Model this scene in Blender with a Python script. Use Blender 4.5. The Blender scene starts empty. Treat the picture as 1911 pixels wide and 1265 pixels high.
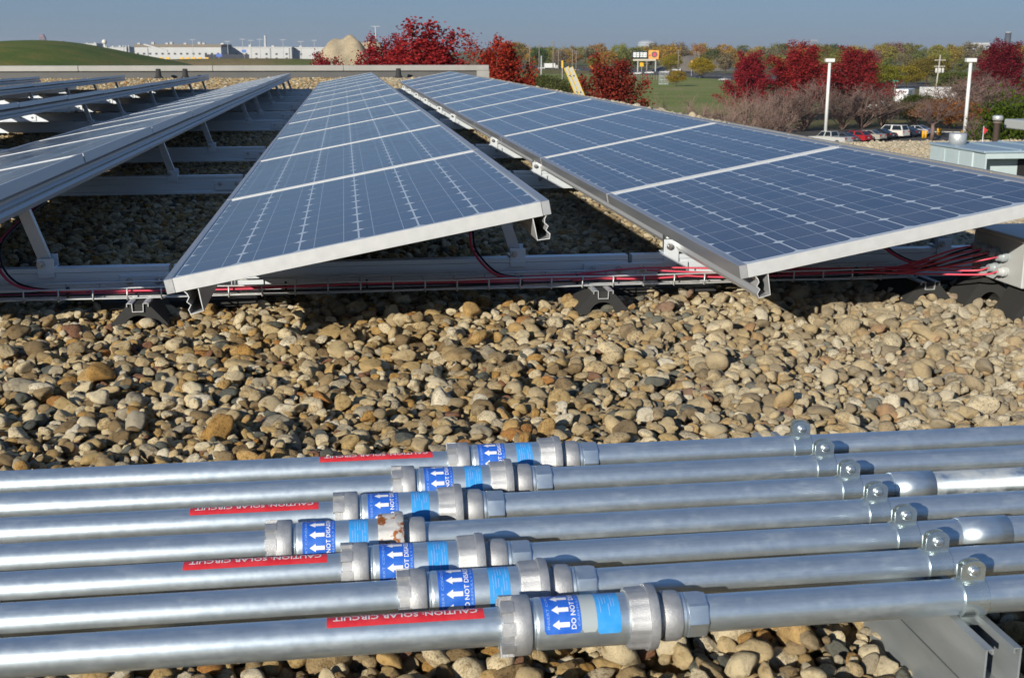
import bpy, bmesh, math, random
import numpy as np
from mathutils import Vector, Matrix, Euler

# ------------------------------------------------------------------ camera, sky, sun, exposure
scene = bpy.context.scene
COL = scene.collection
FPX, HCAM = 2220.0, 0.80                       # focal length in photo pixels, eye height above the gravel
PITCH = math.atan(537.0 / FPX)
YAW = math.atan(315.0 * math.cos(PITCH) / FPX)
cam_data = bpy.data.cameras.new("camera")
cam = bpy.data.objects.new("camera", cam_data)
COL.objects.link(cam)
cam.location = (0, 0, HCAM)
cam.rotation_euler = (math.pi / 2 - PITCH, 0, -YAW)
cam_data.sensor_width = 36.0
cam_data.lens = FPX / 1911.0 * 36.0
cam_data.clip_start = 0.05
cam_data.clip_end = 30000.0
cam_data.dof.use_dof = True
cam_data.dof.focus_distance = 2.7
cam_data.dof.aperture_fstop = 18.0
scene.camera = cam

SUN_ELEV = math.radians(18.2)
SUN_FROM = Vector((-0.60, -0.80, 0)).normalized() * math.cos(SUN_ELEV) + Vector((0, 0, math.sin(SUN_ELEV)))
world = bpy.data.worlds.new("World")
scene.world = world
world.use_nodes = True
wn = world.node_tree.nodes
wl = world.node_tree.links
sky = wn.new("ShaderNodeTexSky")
sky.sky_type = 'NISHITA'
sky.sun_disc = False
sky.sun_elevation = SUN_ELEV
sky.sun_rotation = math.atan2(SUN_FROM.x, SUN_FROM.y)
sky.altitude = 200
sky.air_density = 1.0
sky.dust_density = 0.3
sky.ozone_density = 4.0
bg = wn["Background"]
bg.inputs["Strength"].default_value = 0.125
gam = wn.new("ShaderNodeGamma")                # hold back the very bright haze band of the sky model
gam.inputs["Gamma"].default_value = 0.47
tint = wn.new("ShaderNodeMix")
tint.data_type = 'RGBA'
tint.blend_type = 'MULTIPLY'
tint.inputs[0].default_value = 1.0
tint.inputs[7].default_value = (0.665, 0.905, 1.30, 1)
wl.new(sky.outputs[0], gam.inputs[0])
wl.new(gam.outputs[0], tint.inputs[6])
wl.new(tint.outputs[2], bg.inputs["Color"])
sun_data = bpy.data.lights.new("sun", 'SUN')
sun_data.energy = 4.9
sun_data.angle = math.radians(0.53)
sun_data.color = (1.0, 0.93, 0.81)
sun = bpy.data.objects.new("sun", sun_data)
COL.objects.link(sun)
sun.rotation_euler = (-SUN_FROM).to_track_quat('-Z', 'Y').to_euler()
scene.view_settings.view_transform = 'Standard'
scene.view_settings.look = 'None'
scene.view_settings.exposure = 0.22
scene.view_settings.gamma = 1.0
scene.render.engine = 'CYCLES'
scene.cycles.use_denoising = True
scene.cycles.max_bounces = 6
scene.cycles.transparent_max_bounces = 12
scene.cycles.caustics_reflective = False
scene.cycles.caustics_refractive = False

# ------------------------------------------------------------------ helpers
rng = np.random.default_rng(7)
random.seed(7)
GZ = -10.8                                     # level of the land around the building
CR = Vector((math.cos(YAW), -math.sin(YAW), 0))
CF = Vector((math.sin(YAW), math.cos(YAW), 0))


def ground_at(px, zc, gz=GZ):
    """a place on the land: compass bearing (as photo column) and distance"""
    h = HCAM - gz
    F = (zc - h * math.sin(PITCH)) / math.cos(PITCH)
    p = CR * ((px - 955.5) / FPX * zc) + CF * F
    return Vector((p.x, p.y, gz))


def zat(py, zc):
    return HCAM - (py - 95.0) * zc * math.cos(PITCH) / FPX


class MB:
    def __init__(s):
        s.v, s.f, s.m, s.sm = [], [], [], []

    def add(s, verts, faces, mi=0, smooth=False):
        o = len(s.v)
        s.v += [tuple(p) for p in verts]
        s.f += [tuple(i + o for i in f) for f in faces]
        s.m += [mi] * len(faces)
        s.sm += [smooth] * len(faces)
        return s

    def box(s, x0, x1, y0, y1, z0, z1, mi=0, M=None):
        v = [(x, y, z) for z in (z0, z1) for y in (y0, y1) for x in (x0, x1)]
        if M is not None:
            v = [M @ Vector(p) for p in v]
        return s.add(v, [(0, 2, 3, 1), (4, 5, 7, 6), (0, 1, 5, 4), (2, 6, 7, 3), (0, 4, 6, 2), (1, 3, 7, 5)], mi)

    def bbox(s, x0, x1, y0, y1, z0, z1, b, mi=0, M=None):
        """box with chamfered vertical and horizontal edges"""
        v, f = [], []
        for z, i in ((z0, b), (z0 + b, 0), (z1 - b, 0), (z1, b)):
            for (x, y, dx, dy) in ((x0, y0, 1, 1), (x1, y0, -1, 1), (x1, y1, -1, -1), (x0, y1, 1, -1)):
                if dx * dy > 0:
                    v += [(x + dx * i, y + dy * (b + i * .3), z), (x + dx * (b + i * .3), y + dy * i, z)]
                else:
                    v += [(x + dx * (b + i * .3), y + dy * i, z), (x + dx * i, y + dy * (b + i * .3), z)]
        for k in range(3):
            for j in range(8):
                a, c = k * 8 + j, k * 8 + (j + 1) % 8
                f.append((a, c, c + 8, a + 8))
        f.append(tuple(range(7, -1, -1)))
        f.append(tuple(range(24, 32)))
        if M is not None:
            v = [M @ Vector(p) for p in v]
        return s.add(v, f, mi)

    def prism(s, poly, a, b, axis='y', mi=0, cap=True, smooth=False, M=None):
        """poly of 2-D points extruded along axis from a to b"""
        n = len(poly)
        mk = {'y': lambda p, t: (p[0], t, p[1]), 'x': lambda p, t: (t, p[0], p[1]), 'z': lambda p, t: (p[0], p[1], t)}[axis]
        v = [mk(p, a) for p in poly] + [mk(p, b) for p in poly]
        if M is not None:
            v = [M @ Vector(p) for p in v]
        f = [(i, (i + 1) % n, n + (i + 1) % n, n + i) for i in range(n)]
        s.add(v, f, mi, smooth)
        if cap:
            o = len(s.v) - 2 * n
            s.f += [tuple(o + i for i in range(n - 1, -1, -1)), tuple(o + n + i for i in range(n))]
            s.m += [mi, mi]
            s.sm += [False, False]
        return s

    def wall(s, path, th, a, b, axis='y', mi=0, M=None):
        """thin-walled open extrusion: a 2-D path with thickness"""
        P = [Vector(p) for p in path]
        L, Rr = [], []
        for i, p in enumerate(P):
            d = (P[min(i + 1, len(P) - 1)] - P[max(i - 1, 0)]).normalized()
            nrm = Vector((-d.y, d.x))
            L.append(p + nrm * th / 2)
            Rr.append(p - nrm * th / 2)
        n = len(P)
        mk = {'y': lambda p, t: (p[0], t, p[1]), 'x': lambda p, t: (t, p[0], p[1])}[axis]
        ring = L + Rr[::-1]
        m = len(ring)
        v = [mk(p, a) for p in ring] + [mk(p, b) for p in ring]
        if M is not None:
            v = [M @ Vector(p) for p in v]
        f = [(i, (i + 1) % m, m + (i + 1) % m, m + i) for i in range(m)]
        for i in range(n - 1):
            q = (i, i + 1, m - 2 - i, m - 1 - i)
            f += [q[::-1], tuple(k + m for k in q)]
        return s.add(v, f, mi)

    def tube(s, pts, r, n=8, mi=0, cap=True, taper=None, smooth=True):
        P = [Vector(p) for p in pts]
        v, f = [], []
        ref = None
        for i, p in enumerate(P):
            d = (P[min(i + 1, len(P) - 1)] - P[max(i - 1, 0)]).normalized()
            if ref is None:
                ref = d.orthogonal().normalized()
            u = (ref - d * ref.dot(d))
            u = u.normalized() if u.length > 1e-6 else d.orthogonal().normalized()
            ref = u
            w = d.cross(u)
            rr = r if taper is None else r * (1 + (taper - 1) * i / max(1, len(P) - 1))
            for k in range(n):
                a = 2 * math.pi * k / n
                v.append(p + (u * math.cos(a) + w * math.sin(a)) * rr)
        for i in range(len(P) - 1):
            for k in range(n):
                a, b = i * n + k, i * n + (k + 1) % n
                f.append((a, b, b + n, a + n))
        s.add(v, f, mi, smooth)
        if cap:
            o = len(s.v) - len(v)
            s.f += [tuple(o + k for k in range(n - 1, -1, -1)), tuple(o + len(v) - n + k for k in range(n))]
            s.m += [mi, mi]
            s.sm += [False, False]
        return s

    def lathe(s, prof, n=32, axis='x', mi=0, c=(0, 0, 0), smooth=True, rf=None, capped=True):
        """profile of (t, r) turned round an axis"""
        v, f = [], []
        for t, r in prof:
            for k in range(n):
                a = 2 * math.pi * k / n
                rr = r * (rf(a) if rf else 1.0)
                y, z = rr * math.cos(a), rr * math.sin(a)
                q = (t, y, z) if axis == 'x' else ((y, t, z) if axis == 'y' else (y, z, t))
                v.append((q[0] + c[0], q[1] + c[1], q[2] + c[2]))
        for i in range(len(prof) - 1):
            for k in range(n):
                a, b = i * n + k, i * n + (k + 1) % n
                f.append((a, a + n, b + n, b) if axis != 'y' else (a, b, b + n, a + n))
        s.add(v, f, mi, smooth)
        if capped:
            o = len(s.v) - len(v)
            e = len(v) - n
            s.f += [tuple(o + k for k in range(n)), tuple(o + e + k for k in range(n - 1, -1, -1))]
            s.m += [mi, mi]
            s.sm += [False, False]
        return s

    def sector(s, x0, x1, r0, r1, a0, a1, n=6, mi=0):
        v, f = [], []
        for k in range(n + 1):
            a = a0 + (a1 - a0) * k / n
            for x, r in ((x0, r0), (x1, r0), (x1, r1), (x0, r1)):
                v.append((x, r * math.cos(a), r * math.sin(a)))
        for k in range(n):
            for j in range(4):
                a, b = k * 4 + j, k * 4 + (j + 1) % 4
                f.append((a, b, b + 4, a + 4))
        f += [(3, 2, 1, 0), (n * 4, n * 4 + 1, n * 4 + 2, n * 4 + 3)]
        return s.add(v, f, mi)

    def mesh(s, name, mats):
        me = bpy.data.meshes.new(name)
        me.from_pydata(s.v, [], s.f)
        for mt in (mats if isinstance(mats, (list, tuple)) else [mats]):
            me.materials.append(mt)
        me.polygons.foreach_set("material_index", s.m)
        me.polygons.foreach_set("use_smooth", s.sm)
        me.update()
        return me

    def build(s, name, mats, parent=None, world=True):
        """link as one object; with world=True the vertices are in world space and made local to the parent"""
        me = s.mesh(name, mats)
        if parent is not None and world:
            off = TOTAL[parent.name]
            me.transform(Matrix.Translation(-off))
        o = bpy.data.objects.new(name, me)
        COL.objects.link(o)
        o.parent = parent
        TOTAL[o.name] = TOTAL[parent.name].copy() if parent is not None else Vector((0, 0, 0))
        return o


TOTAL = {}


def sharp(me_or_obj, deg=35):
    me = me_or_obj.data if hasattr(me_or_obj, "data") else me_or_obj
    try:
        me.set_sharp_from_angle(angle=math.radians(deg))
    except Exception:
        pass


def tag(o, label, cat=None, group=None, kind=None):
    if label:
        o["label"] = label
    if cat:
        o["category"] = cat
    if group:
        o["group"] = group
    if kind:
        o["kind"] = kind
    return o


def thing(name, label, cat, loc=(0, 0, 0), rz=0.0, group=None):
    o = bpy.data.objects.new(name, None)
    o.empty_display_size = 0.1
    COL.objects.link(o)
    o.location = loc
    o.rotation_euler = (0, 0, rz)
    TOTAL[o.name] = Vector(loc)
    return tag(o, label, cat, group)


def inst(name, me, parent=None, loc=(0, 0, 0), rot=(0, 0, 0), scl=None):
    o = bpy.data.objects.new(name, me)
    COL.objects.link(o)
    o.parent = parent
    o.location = loc
    o.rotation_euler = rot
    if scl is not None:
        o.scale = scl
    return o


ORD = ["first", "second", "third", "fourth", "fifth", "sixth", "seventh", "eighth", "ninth", "tenth", "eleventh", "twelfth"]


# ------------------------------------------------------------------ materials
def mat(name, col=(.5, .5, .5), rough=.5, metal=0.0, spec=.5, coat=0.0):
    m = bpy.data.materials.new(name)
    m.use_nodes = True
    b = m.node_tree.nodes["Principled BSDF"]
    b.inputs["Base Color"].default_value = (*col, 1)
    b.inputs["Roughness"].default_value = rough
    b.inputs["Metallic"].default_value = metal
    b.inputs["Specular IOR Level"].default_value = spec
    b.inputs["Coat Weight"].default_value = coat
    return m


def nodes(m):
    nt = m.node_tree
    return nt.nodes, nt.links, nt.nodes["Principled BSDF"]


def ramp(N, stops, interp='LINEAR'):
    r = N.new("ShaderNodeValToRGB")
    r.color_ramp.interpolation = interp
    e = r.color_ramp.elements
    while len(e) < len(stops):
        e.new(0.5)
    for k, (p, c) in enumerate(stops):
        e[k].position = p
        e[k].color = (*c, 1) if len(c) == 3 else c
    return r


def noise(N, L, scale, detail=4, rough=.55, vec=None):
    n = N.new("ShaderNodeTexNoise")
    n.inputs["Scale"].default_value = scale
    n.inputs["Detail"].default_value = detail
    n.inputs["Roughness"].default_value = rough
    if vec is not None:
        L.new(vec, n.inputs["Vector"])
    return n


def mathn(N, L, op, a, b=None, c=None):
    n = N.new("ShaderNodeMath")
    n.operation = op
    for k, x in enumerate((a, b, c)):
        if x is None:
            continue
        if isinstance(x, (int, float)):
            n.inputs[k].default_value = x
        else:
            L.new(x, n.inputs[k])
    return n.outputs[0]


def mixc(N, L, fac, a, b, mode='MIX'):
    n = N.new("ShaderNodeMix")
    n.data_type = 'RGBA'
    n.blend_type = mode
    for s, x in ((n.inputs[0], fac), (n.inputs[6], a), (n.inputs[7], b)):
        if isinstance(x, (int, float)):
            s.default_value = x
        elif isinstance(x, tuple):
            s.default_value = (*x, 1)
        else:
            L.new(x, s)
    return n.outputs[2]


def bump(N, L, b, h, strength=.3, dist=.01):
    n = N.new("ShaderNodeBump")
    n.inputs["Strength"].default_value = strength
    n.inputs["Distance"].default_value = dist
    L.new(h, n.inputs["Height"])
    L.new(n.outputs[0], b.inputs["Normal"])


def worn(name, c0, c1, scale=8, rough=(.3, .55), metal=0.0, bmp=0.0, spec=.5, vecscale=None, coord="Object"):
    """material with uneven colour and gloss"""
    m = mat(name, c0, rough[0], metal, spec)
    N, L, b = nodes(m)
    tc = N.new("ShaderNodeTexCoord")
    v = tc.outputs[coord]
    if vecscale:
        mp = N.new("ShaderNodeMapping")
        mp.inputs["Scale"].default_value = vecscale
        L.new(v, mp.inputs[0])
        v = mp.outputs[0]
    n = noise(N, L, scale, 6, .6, v)
    r = ramp(N, [(.3, c0), (.7, c1)])
    L.new(n.outputs[0], r.inputs[0])
    L.new(r.outputs[0], b.inputs["Base Color"])
    mr = N.new("ShaderNodeMapRange")
    mr.inputs["From Min"].default_value = .3
    mr.inputs["From Max"].default_value = .7
    mr.inputs["To Min"].default_value = rough[0]
    mr.inputs["To Max"].default_value = rough[1]
    L.new(n.outputs[0], mr.inputs[0])
    L.new(mr.outputs[0], b.inputs["Roughness"])
    if bmp:
        n2 = noise(N, L, scale * 12, 3, .6, v)
        bump(N, L, b, n2.outputs[0], bmp, .002)
    return m


def stone_material():
    m = mat("river_stone", rough=.75, spec=.3)
    N, L, b = nodes(m)
    oi = N.new("ShaderNodeObjectInfo")
    tc = N.new("ShaderNodeTexCoord")
    off = N.new("ShaderNodeVectorMath")
    off.operation = 'MULTIPLY_ADD'
    L.new(oi.outputs["Random"], off.inputs[0])
    off.inputs[1].default_value = (91.0, 57.0, 133.0)
    L.new(tc.outputs["Object"], off.inputs[2])
    v = off.outputs[0]
    base = ramp(N, [(0.0, (0.517, 0.378, 0.177)), (.10, (0.638, 0.504, 0.288)), (.20, (0.726, 0.619, 0.409)), (.29, (0.374, 0.294, 0.177)), (.37, (0.528, 0.420, 0.251)), (.45, (0.561, 0.378, 0.158)),
                    (.51, (0.759, 0.662, 0.465)), (.59, (0.275, 0.200, 0.107)), (.67, (0.462, 0.410, 0.307)), (.74, (0.396, 0.294, 0.158)), (.80, (0.473, 0.284, 0.093)), (.83, (0.132, 0.142, 0.126)),
                    (.87, (0.792, 0.724, 0.567)), (.915, (0.297, 0.158, 0.098)), (.935, (0.583, 0.483, 0.307)), (.985, (0.462, 0.231, 0.074))], 'CONSTANT')
    L.new(oi.outputs["Random"], base.inputs[0])
    n1 = noise(N, L, 1.7, 5, .62, v)
    n2 = noise(N, L, 7.0, 6, .7, v)
    r1 = ramp(N, [(.30, (.50, .41, .29)), (.46, (.98, .96, .92)), (.75, (1.22, 1.19, 1.14))])
    L.new(n1.outputs[0], r1.inputs[0])
    c = mixc(N, L, 1.0, base.outputs[0], r1.outputs[0], 'MULTIPLY')
    r2 = ramp(N, [(.38, (.33, .27, .20)), (.49, (1.06, 1.04, 1.0))])
    L.new(n2.outputs[0], r2.inputs[0])
    rnd2 = mathn(N, L, 'FRACT', mathn(N, L, 'MULTIPLY', oi.outputs["Random"], 47.0))
    c = mixc(N, L, rnd2, c, mixc(N, L, 1.0, c, r2.outputs[0], 'MULTIPLY'))
    geo = N.new("ShaderNodeNewGeometry")          # paler, dustier stones towards the right
    sp = N.new("ShaderNodeSeparateXYZ")
    L.new(geo.outputs["Position"], sp.inputs[0])
    nd = noise(N, L, 1.3, 3, .5, geo.outputs["Position"])
    dst = N.new("ShaderNodeMapRange")
    dst.inputs["From Min"].default_value = .3
    dst.inputs["From Max"].default_value = 2.4
    dst.inputs["To Max"].default_value = .55
    L.new(mathn(N, L, 'ADD', sp.outputs[0], mathn(N, L, 'SUBTRACT', nd.outputs[0], .5)), dst.inputs[0])
    c = mixc(N, L, dst.outputs[0], c, (.64, .58, .45))
    L.new(c, b.inputs["Base Color"])
    n3 = noise(N, L, 14.0, 5, .7, v)
    bump(N, L, b, n3.outputs[0], .6, .12)
    return m


M = {}
M['stone'] = stone_material()
M['alu_white'] = worn("anodised_frame", (.58, .59, .585), (.65, .66, .65), 30, (.42, .5), .25)
M['alu_mill'] = worn("mill_aluminium", (.52, .53, .54), (.62, .63, .63), 25, (.33, .48), .55, vecscale=(1, .1, 1))
M['alu_beam'] = worn("beam_aluminium", (.68, .74, .80), (.77, .82, .86), 14, (.34, .5), .3, vecscale=(.15, 1, 1))
M['galv'] = worn("galvanised_wire", (.56, .58, .58), (.68, .69, .68), 40, (.35, .55), .55)
M['alu_long'] = worn("brushed_aluminium", (.44, .45, .47), (.53, .54, .56), 25, (.34, .46), .72, vecscale=(1, .1, 1))
M['zinc'] = worn("zinc_plated", (.74, .78, .78), (.84, .86, .85), 20, (.22, .34), .92)
M['clamp'] = worn("chromate_zinc", (.64, .74, .75), (.76, .83, .83), 30, (.2, .3), .9)
M['bolt'] = mat("steel_bolt", (.5, .5, .5), .3, .9)
M['cast'] = worn("cast_metal", (.36, .37, .385), (.48, .49, .50), 60, (.42, .6), .6, bmp=.35)
M['rubber'] = worn("recycled_rubber", (.018, .018, .018), (.04, .04, .038), 260, (.75, .9), 0, bmp=.5)
M['red_cable'] = mat("red_cable", (.68, .085, .13), .42)
M['black_cable'] = mat("black_cable", (.012, .012, .016), .4)
M['tie'] = mat("cable_tie", (.01, .01, .01), .5)
M['box'] = worn("box_enamel", (.44, .46, .46), (.50, .52, .51), 6, (.4, .5))
M['gland'] = mat("grey_gland", (.32, .36, .38), .4)
M['gland_light'] = mat("light_gland", (.46, .48, .48), .45)
M['label_red'] = worn("red_label", (.60, .02, .03), (.68, .05, .06), 50, (.3, .5))
M['print_white'] = mat("white_print", (.80, .80, .80), .4)
M['label_blue'] = worn("blue_label", (.015, .10, .54), (.04, .17, .62), 45, (.25, .5))
M['label_cyan'] = worn("cyan_label", (.03, .29, .70), (.07, .36, .76), 45, (.25, .5))
M['label_green'] = mat("green_label", (.02, .30, .27), .35)
M['print_pale'] = mat("pale_print", (.25, .42, .80), .4)
M['label_clear'] = mat("pale_film", (.50, .56, .56), .3, .3)


def pipe_material(name, tint=0.0):
    """galvanised tube: drawn streaks along the length, dull spangles"""
    m = mat(name, (.55, .57, .58), .32, .97)
    N, L, b = nodes(m)
    tc0 = N.new("ShaderNodeTexCoord")
    oi = N.new("ShaderNodeObjectInfo")
    tc = N.new("ShaderNodeVectorMath")
    tc.operation = 'MULTIPLY_ADD'
    L.new(oi.outputs["Random"], tc.inputs[0])
    tc.inputs[1].default_value = (37.0, 11.0, 23.0)
    L.new(tc0.outputs["Object"], tc.inputs[2])
    mp = N.new("ShaderNodeMapping")
    mp.inputs["Scale"].default_value = (.5, 70, 70)
    L.new(tc.outputs[0], mp.inputs[0])
    n = noise(N, L, 3.0, 5, .6, mp.outputs[0])
    n2 = noise(N, L, 75.0, 5, .65, tc.outputs[0])
    r = ramp(N, [(.3, (.53 + tint, .62 + tint, .69 + tint)), (.7, (.69, .78, .84))])
    L.new(mathn(N, L, 'ADD', mathn(N, L, 'MULTIPLY', n.outputs[0], .72), mathn(N, L, 'MULTIPLY', n2.outputs[0], .28)), r.inputs[0])
    L.new(r.outputs[0], b.inputs["Base Color"])
    mr = N.new("ShaderNodeMapRange")
    mr.inputs["From Min"].default_value = .3
    mr.inputs["From Max"].default_value = .7
    mr.inputs["To Min"].default_value = .34
    mr.inputs["To Max"].default_value = .40
    L.new(n2.outputs[0], mr.inputs[0])
    L.new(mr.outputs[0], b.inputs["Roughness"])
    n3 = noise(N, L, 220.0, 3, .6, tc.outputs[0])
    bump(N, L, b, n3.outputs[0], .08, .0004)
    # dried splashes and scuffs dull the zinc in places
    mp4 = N.new("ShaderNodeMapping")
    mp4.inputs["Scale"].default_value = (.35, 1, 1)
    L.new(tc.outputs[0], mp4.inputs[0])
    n4 = noise(N, L, 42.0, 8, .75, mp4.outputs[0])
    r4 = ramp(N, [(.50, (0, 0, 0)), (.72, (.16, .16, .16))])
    L.new(n4.outputs[0], r4.inputs[0])
    src = b.inputs["Base Color"].links[0].from_socket
    L.new(mixc(N, L, r4.outputs[0], src, (.58, .58, .55)), b.inputs["Base Color"])
    L.new(mathn(N, L, 'SUBTRACT', .88, r4.outputs[0]), b.inputs["Metallic"])
    return m


M['pipe'] = pipe_material("galvanised_conduit")
M['sleeve'] = pipe_material("zinc_sleeve", .05)


def rust_material():
    m = worn("rusty_cast", (.46, .46, .45), (.56, .55, .53), 60, (.5, .7), .35, bmp=.3)
    N, L, b = nodes(m)
    src = b.inputs["Base Color"].links[0].from_socket
    tc = N.new("ShaderNodeTexCoord")
    n = noise(N, L, 55.0, 5, .6, tc.outputs["Object"])
    r = ramp(N, [(.54, (0, 0, 0)), (.60, (1, 1, 1))])
    L.new(n.outputs[0], r.inputs[0])
    L.new(mixc(N, L, r.outputs[0], src, (.26, .085, .02)), b.inputs["Base Color"])
    return m


M['rust'] = rust_material()


def chalk_material():
    m = pipe_material("chalky_conduit")
    N, L, b = nodes(m)
    src = b.inputs["Base Color"].links[0].from_socket
    tc = N.new("ShaderNodeTexCoord")
    n = noise(N, L, 9.0, 6, .65, tc.outputs["Object"])
    r = ramp(N, [(.46, (0, 0, 0)), (.66, (.8, .8, .8))])
    L.new(n.outputs[0], r.inputs[0])
    L.new(mixc(N, L, r.outputs[0], src, (.36, .36, .35)), b.inputs["Base Color"])
    mr = mathn(N, L, 'SUBTRACT', 1.0, r.outputs[0])
    L.new(mr, b.inputs["Metallic"])
    return m


M['chalk'] = chalk_material()


def cell_material(name, whole):
    """dark silicon under glass; whole=True draws the six by ten cells of a far panel too"""
    m = mat(name, (.012, .022, .06), .16, 0, .5)
    N, L, b = nodes(m)
    b.inputs["IOR"].default_value = 1.5
    tc = N.new("ShaderNodeTexCoord")
    sx = N.new("ShaderNodeSeparateXYZ")
    L.new(tc.outputs["Object"], sx.inputs[0])
    X, Y = sx.outputs[0], sx.outputs[1]
    oi = N.new("ShaderNodeObjectInfo")
    cellc = ramp(N, [(0, (.013, .023, .060)), (.45, (.016, .028, .070)), (.8, (.020, .032, .074)), (1, (.024, .036, .070))])
    L.new(oi.outputs["Random"], cellc.inputs[0])
    if whole:
        ux = mathn(N, L, 'SUBTRACT', mathn(N, L, 'FRACT', mathn(N, L, 'DIVIDE', mathn(N, L, 'SUBTRACT', X, .0245), .1585)), .5)
        uy = mathn(N, L, 'SUBTRACT', mathn(N, L, 'FRACT', mathn(N, L, 'DIVIDE', mathn(N, L, 'SUBTRACT', Y, .036), .1583)), .5)
        ax = mathn(N, L, 'MULTIPLY', mathn(N, L, 'ABSOLUTE', ux), .1585)
        ay = mathn(N, L, 'MULTIPLY', mathn(N, L, 'ABSOLUTE', uy), .1583)
        gap = mathn(N, L, 'GREATER_THAN', ax, .0768)
        gap = mathn(N, L, 'MAXIMUM', gap, mathn(N, L, 'GREATER_THAN', ay, .0778))
        gap = mathn(N, L, 'MAXIMUM', gap, mathn(N, L, 'GREATER_THAN', mathn(N, L, 'ADD', ax, ay), .1394))
        bus = mathn(N, L, 'LESS_THAN', mathn(N, L, 'ABSOLUTE', mathn(N, L, 'SUBTRACT', ax, .039)), .0011)
        for a, lo, hi in ((X, .0245, .9755), (Y, .036, 1.619)):
            gap = mathn(N, L, 'MAXIMUM', gap, mathn(N, L, 'LESS_THAN', a, lo))
            gap = mathn(N, L, 'MAXIMUM', gap, mathn(N, L, 'GREATER_THAN', a, hi))
    else:
        ax = mathn(N, L, 'ABSOLUTE', X)
        bus = mathn(N, L, 'LESS_THAN', mathn(N, L, 'ABSOLUTE', mathn(N, L, 'SUBTRACT', ax, .039)), .0011)
    c = mixc(N, L, bus, cellc.outputs[0], (.27, .32, .41))
    if whole:
        c = mixc(N, L, gap, c, (.52, .57, .62))
    geo = N.new("ShaderNodeNewGeometry")
    dust = noise(N, L, 3.5, 7, .68, geo.outputs["Position"])
    dr = ramp(N, [(.30, (.03, .03, .03)), (.75, (.20, .20, .20))])
    L.new(dust.outputs[0], dr.inputs[0])
    c = mixc(N, L, dr.outputs[0], c, (.34, .36, .38))
    L.new(c, b.inputs["Base Color"])
    sp = noise(N, L, 140.0, 2, .5, geo.outputs["Position"])
    rr = N.new("ShaderNodeMapRange")
    rr.inputs["From Min"].default_value = .35
    rr.inputs["From Max"].default_value = .7
    rr.inputs["To Min"].default_value = .10
    rr.inputs["To Max"].default_value = .20
    L.new(dust.outputs[0], rr.inputs[0])
    L.new(rr.outputs[0], b.inputs["Roughness"])
    bump(N, L, b, sp.outputs[0], .03, .0005)
    return m


M['cell'] = cell_material("silicon_cell", False)
M['laminate'] = cell_material("cell_laminate", True)
M['backsheet'] = mat("white_backsheet", (.52, .57, .62), .16, 0, .5)


def leaf_material(name, spread=.5, trans=.35):
    """leaf colour from the object's own colour with leaf-to-leaf variation"""
    m = bpy.data.materials.new(name)
    m.use_nodes = True
    N, L = m.node_tree.nodes, m.node_tree.links
    N.clear()
    out = N.new("ShaderNodeOutputMaterial")
    oi = N.new("ShaderNodeObjectInfo")
    geo = N.new("ShaderNodeNewGeometry")
    r = ramp(N, [(0, (1 - spread, 1 - spread, 1 - spread)), (.5, (1, 1, 1)), (1, (1 + spread, 1 + spread * .8, 1 + spread * .4))])
    L.new(geo.outputs["Random Per Island"], r.inputs[0])
    c = mixc(N, L, 1.0, oi.outputs["Color"], r.outputs[0], 'MULTIPLY')
    d = N.new("ShaderNodeBsdfDiffuse")
    t = N.new("ShaderNodeBsdfTranslucent")
    mx = N.new("ShaderNodeMixShader")
    mx.inputs[0].default_value = trans
    L.new(c, d.inputs[0])
    L.new(c, t.inputs[0])
    L.new(d.outputs[0], mx.inputs[1])
    L.new(t.outputs[0], mx.inputs[2])
    L.new(mx.outputs[0], out.inputs[0])
    return m


M['leaf'] = leaf_material("leaves")
M['wood'] = worn("bark", (.10, .075, .055), (.17, .13, .10), 6, (.8, .9))
M['twig'] = worn("dormant_twigs", (.15, .095, .075), (.23, .155, .13), 3, (.8, .9))


def paint(name, col, rough=.35, metal=0.0):
    if name not in M:
        M[name] = mat(name, col, rough, metal)
    return M[name]

# ------------------------------------------------------------------ the land
def sheet(name, pts, z, m, kind='structure'):
    o = MB().add([(p[0], p[1], z) for p in pts], [tuple(range(len(pts)))]).build(name, m)
    tag(o, None, kind=kind)
    return o


def ground_mat(name, cols, scale, det=6, bmp=0.0):
    m = mat(name, rough=.9, spec=.2)
    N, L, b = nodes(m)
    geo = N.new("ShaderNodeNewGeometry")
    n = noise(N, L, scale, det, .62, geo.outputs["Position"])
    k = len(cols)
    r = ramp(N, [(.3 + .4 * i / (k - 1), c) for i, c in enumerate(cols)])
    L.new(n.outputs[0], r.inputs[0])
    n2 = noise(N, L, scale * 14, 5, .7, geo.outputs["Position"])
    r2 = ramp(N, [(.3, (.72, .72, .72)), (.7, (1.2, 1.2, 1.2))])
    L.new(n2.outputs[0], r2.inputs[0])
    L.new(mixc(N, L, 1.0, r.outputs[0], r2.outputs[0], 'MULTIPLY'), b.inputs["Base Color"])
    if bmp:
        bump(N, L, b, n2.outputs[0], bmp, .05)
    return m


M['land'] = ground_mat("autumn_land", [(.10, .115, .04), (.155, .155, .06), (.20, .155, .08)], .006)
M['lawn'] = ground_mat("mown_grass", [(.15, .20, .04), (.22, .25, .06), (.30, .26, .11)], .06)
M['hillgrass'] = ground_mat("hill_grass", [(.06, .10, .010), (.10, .135, .015), (.18, .15, .03)], .05)
M['asphalt'] = ground_mat("asphalt", [(.075, .072, .068), (.10, .095, .09), (.12, .112, .105)], .3)
M['drygrass'] = ground_mat("dry_verge", [(.20, .17, .08), (.26, .19, .10), (.17, .18, .07)], .02)

sheet('ground', [(-9000, -400), (9000, -400), (9000, 14000), (-9000, 14000)], GZ, M['land'])


def quad_px(a):
    return [ground_at(px, zc) for px, zc in a]


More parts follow.
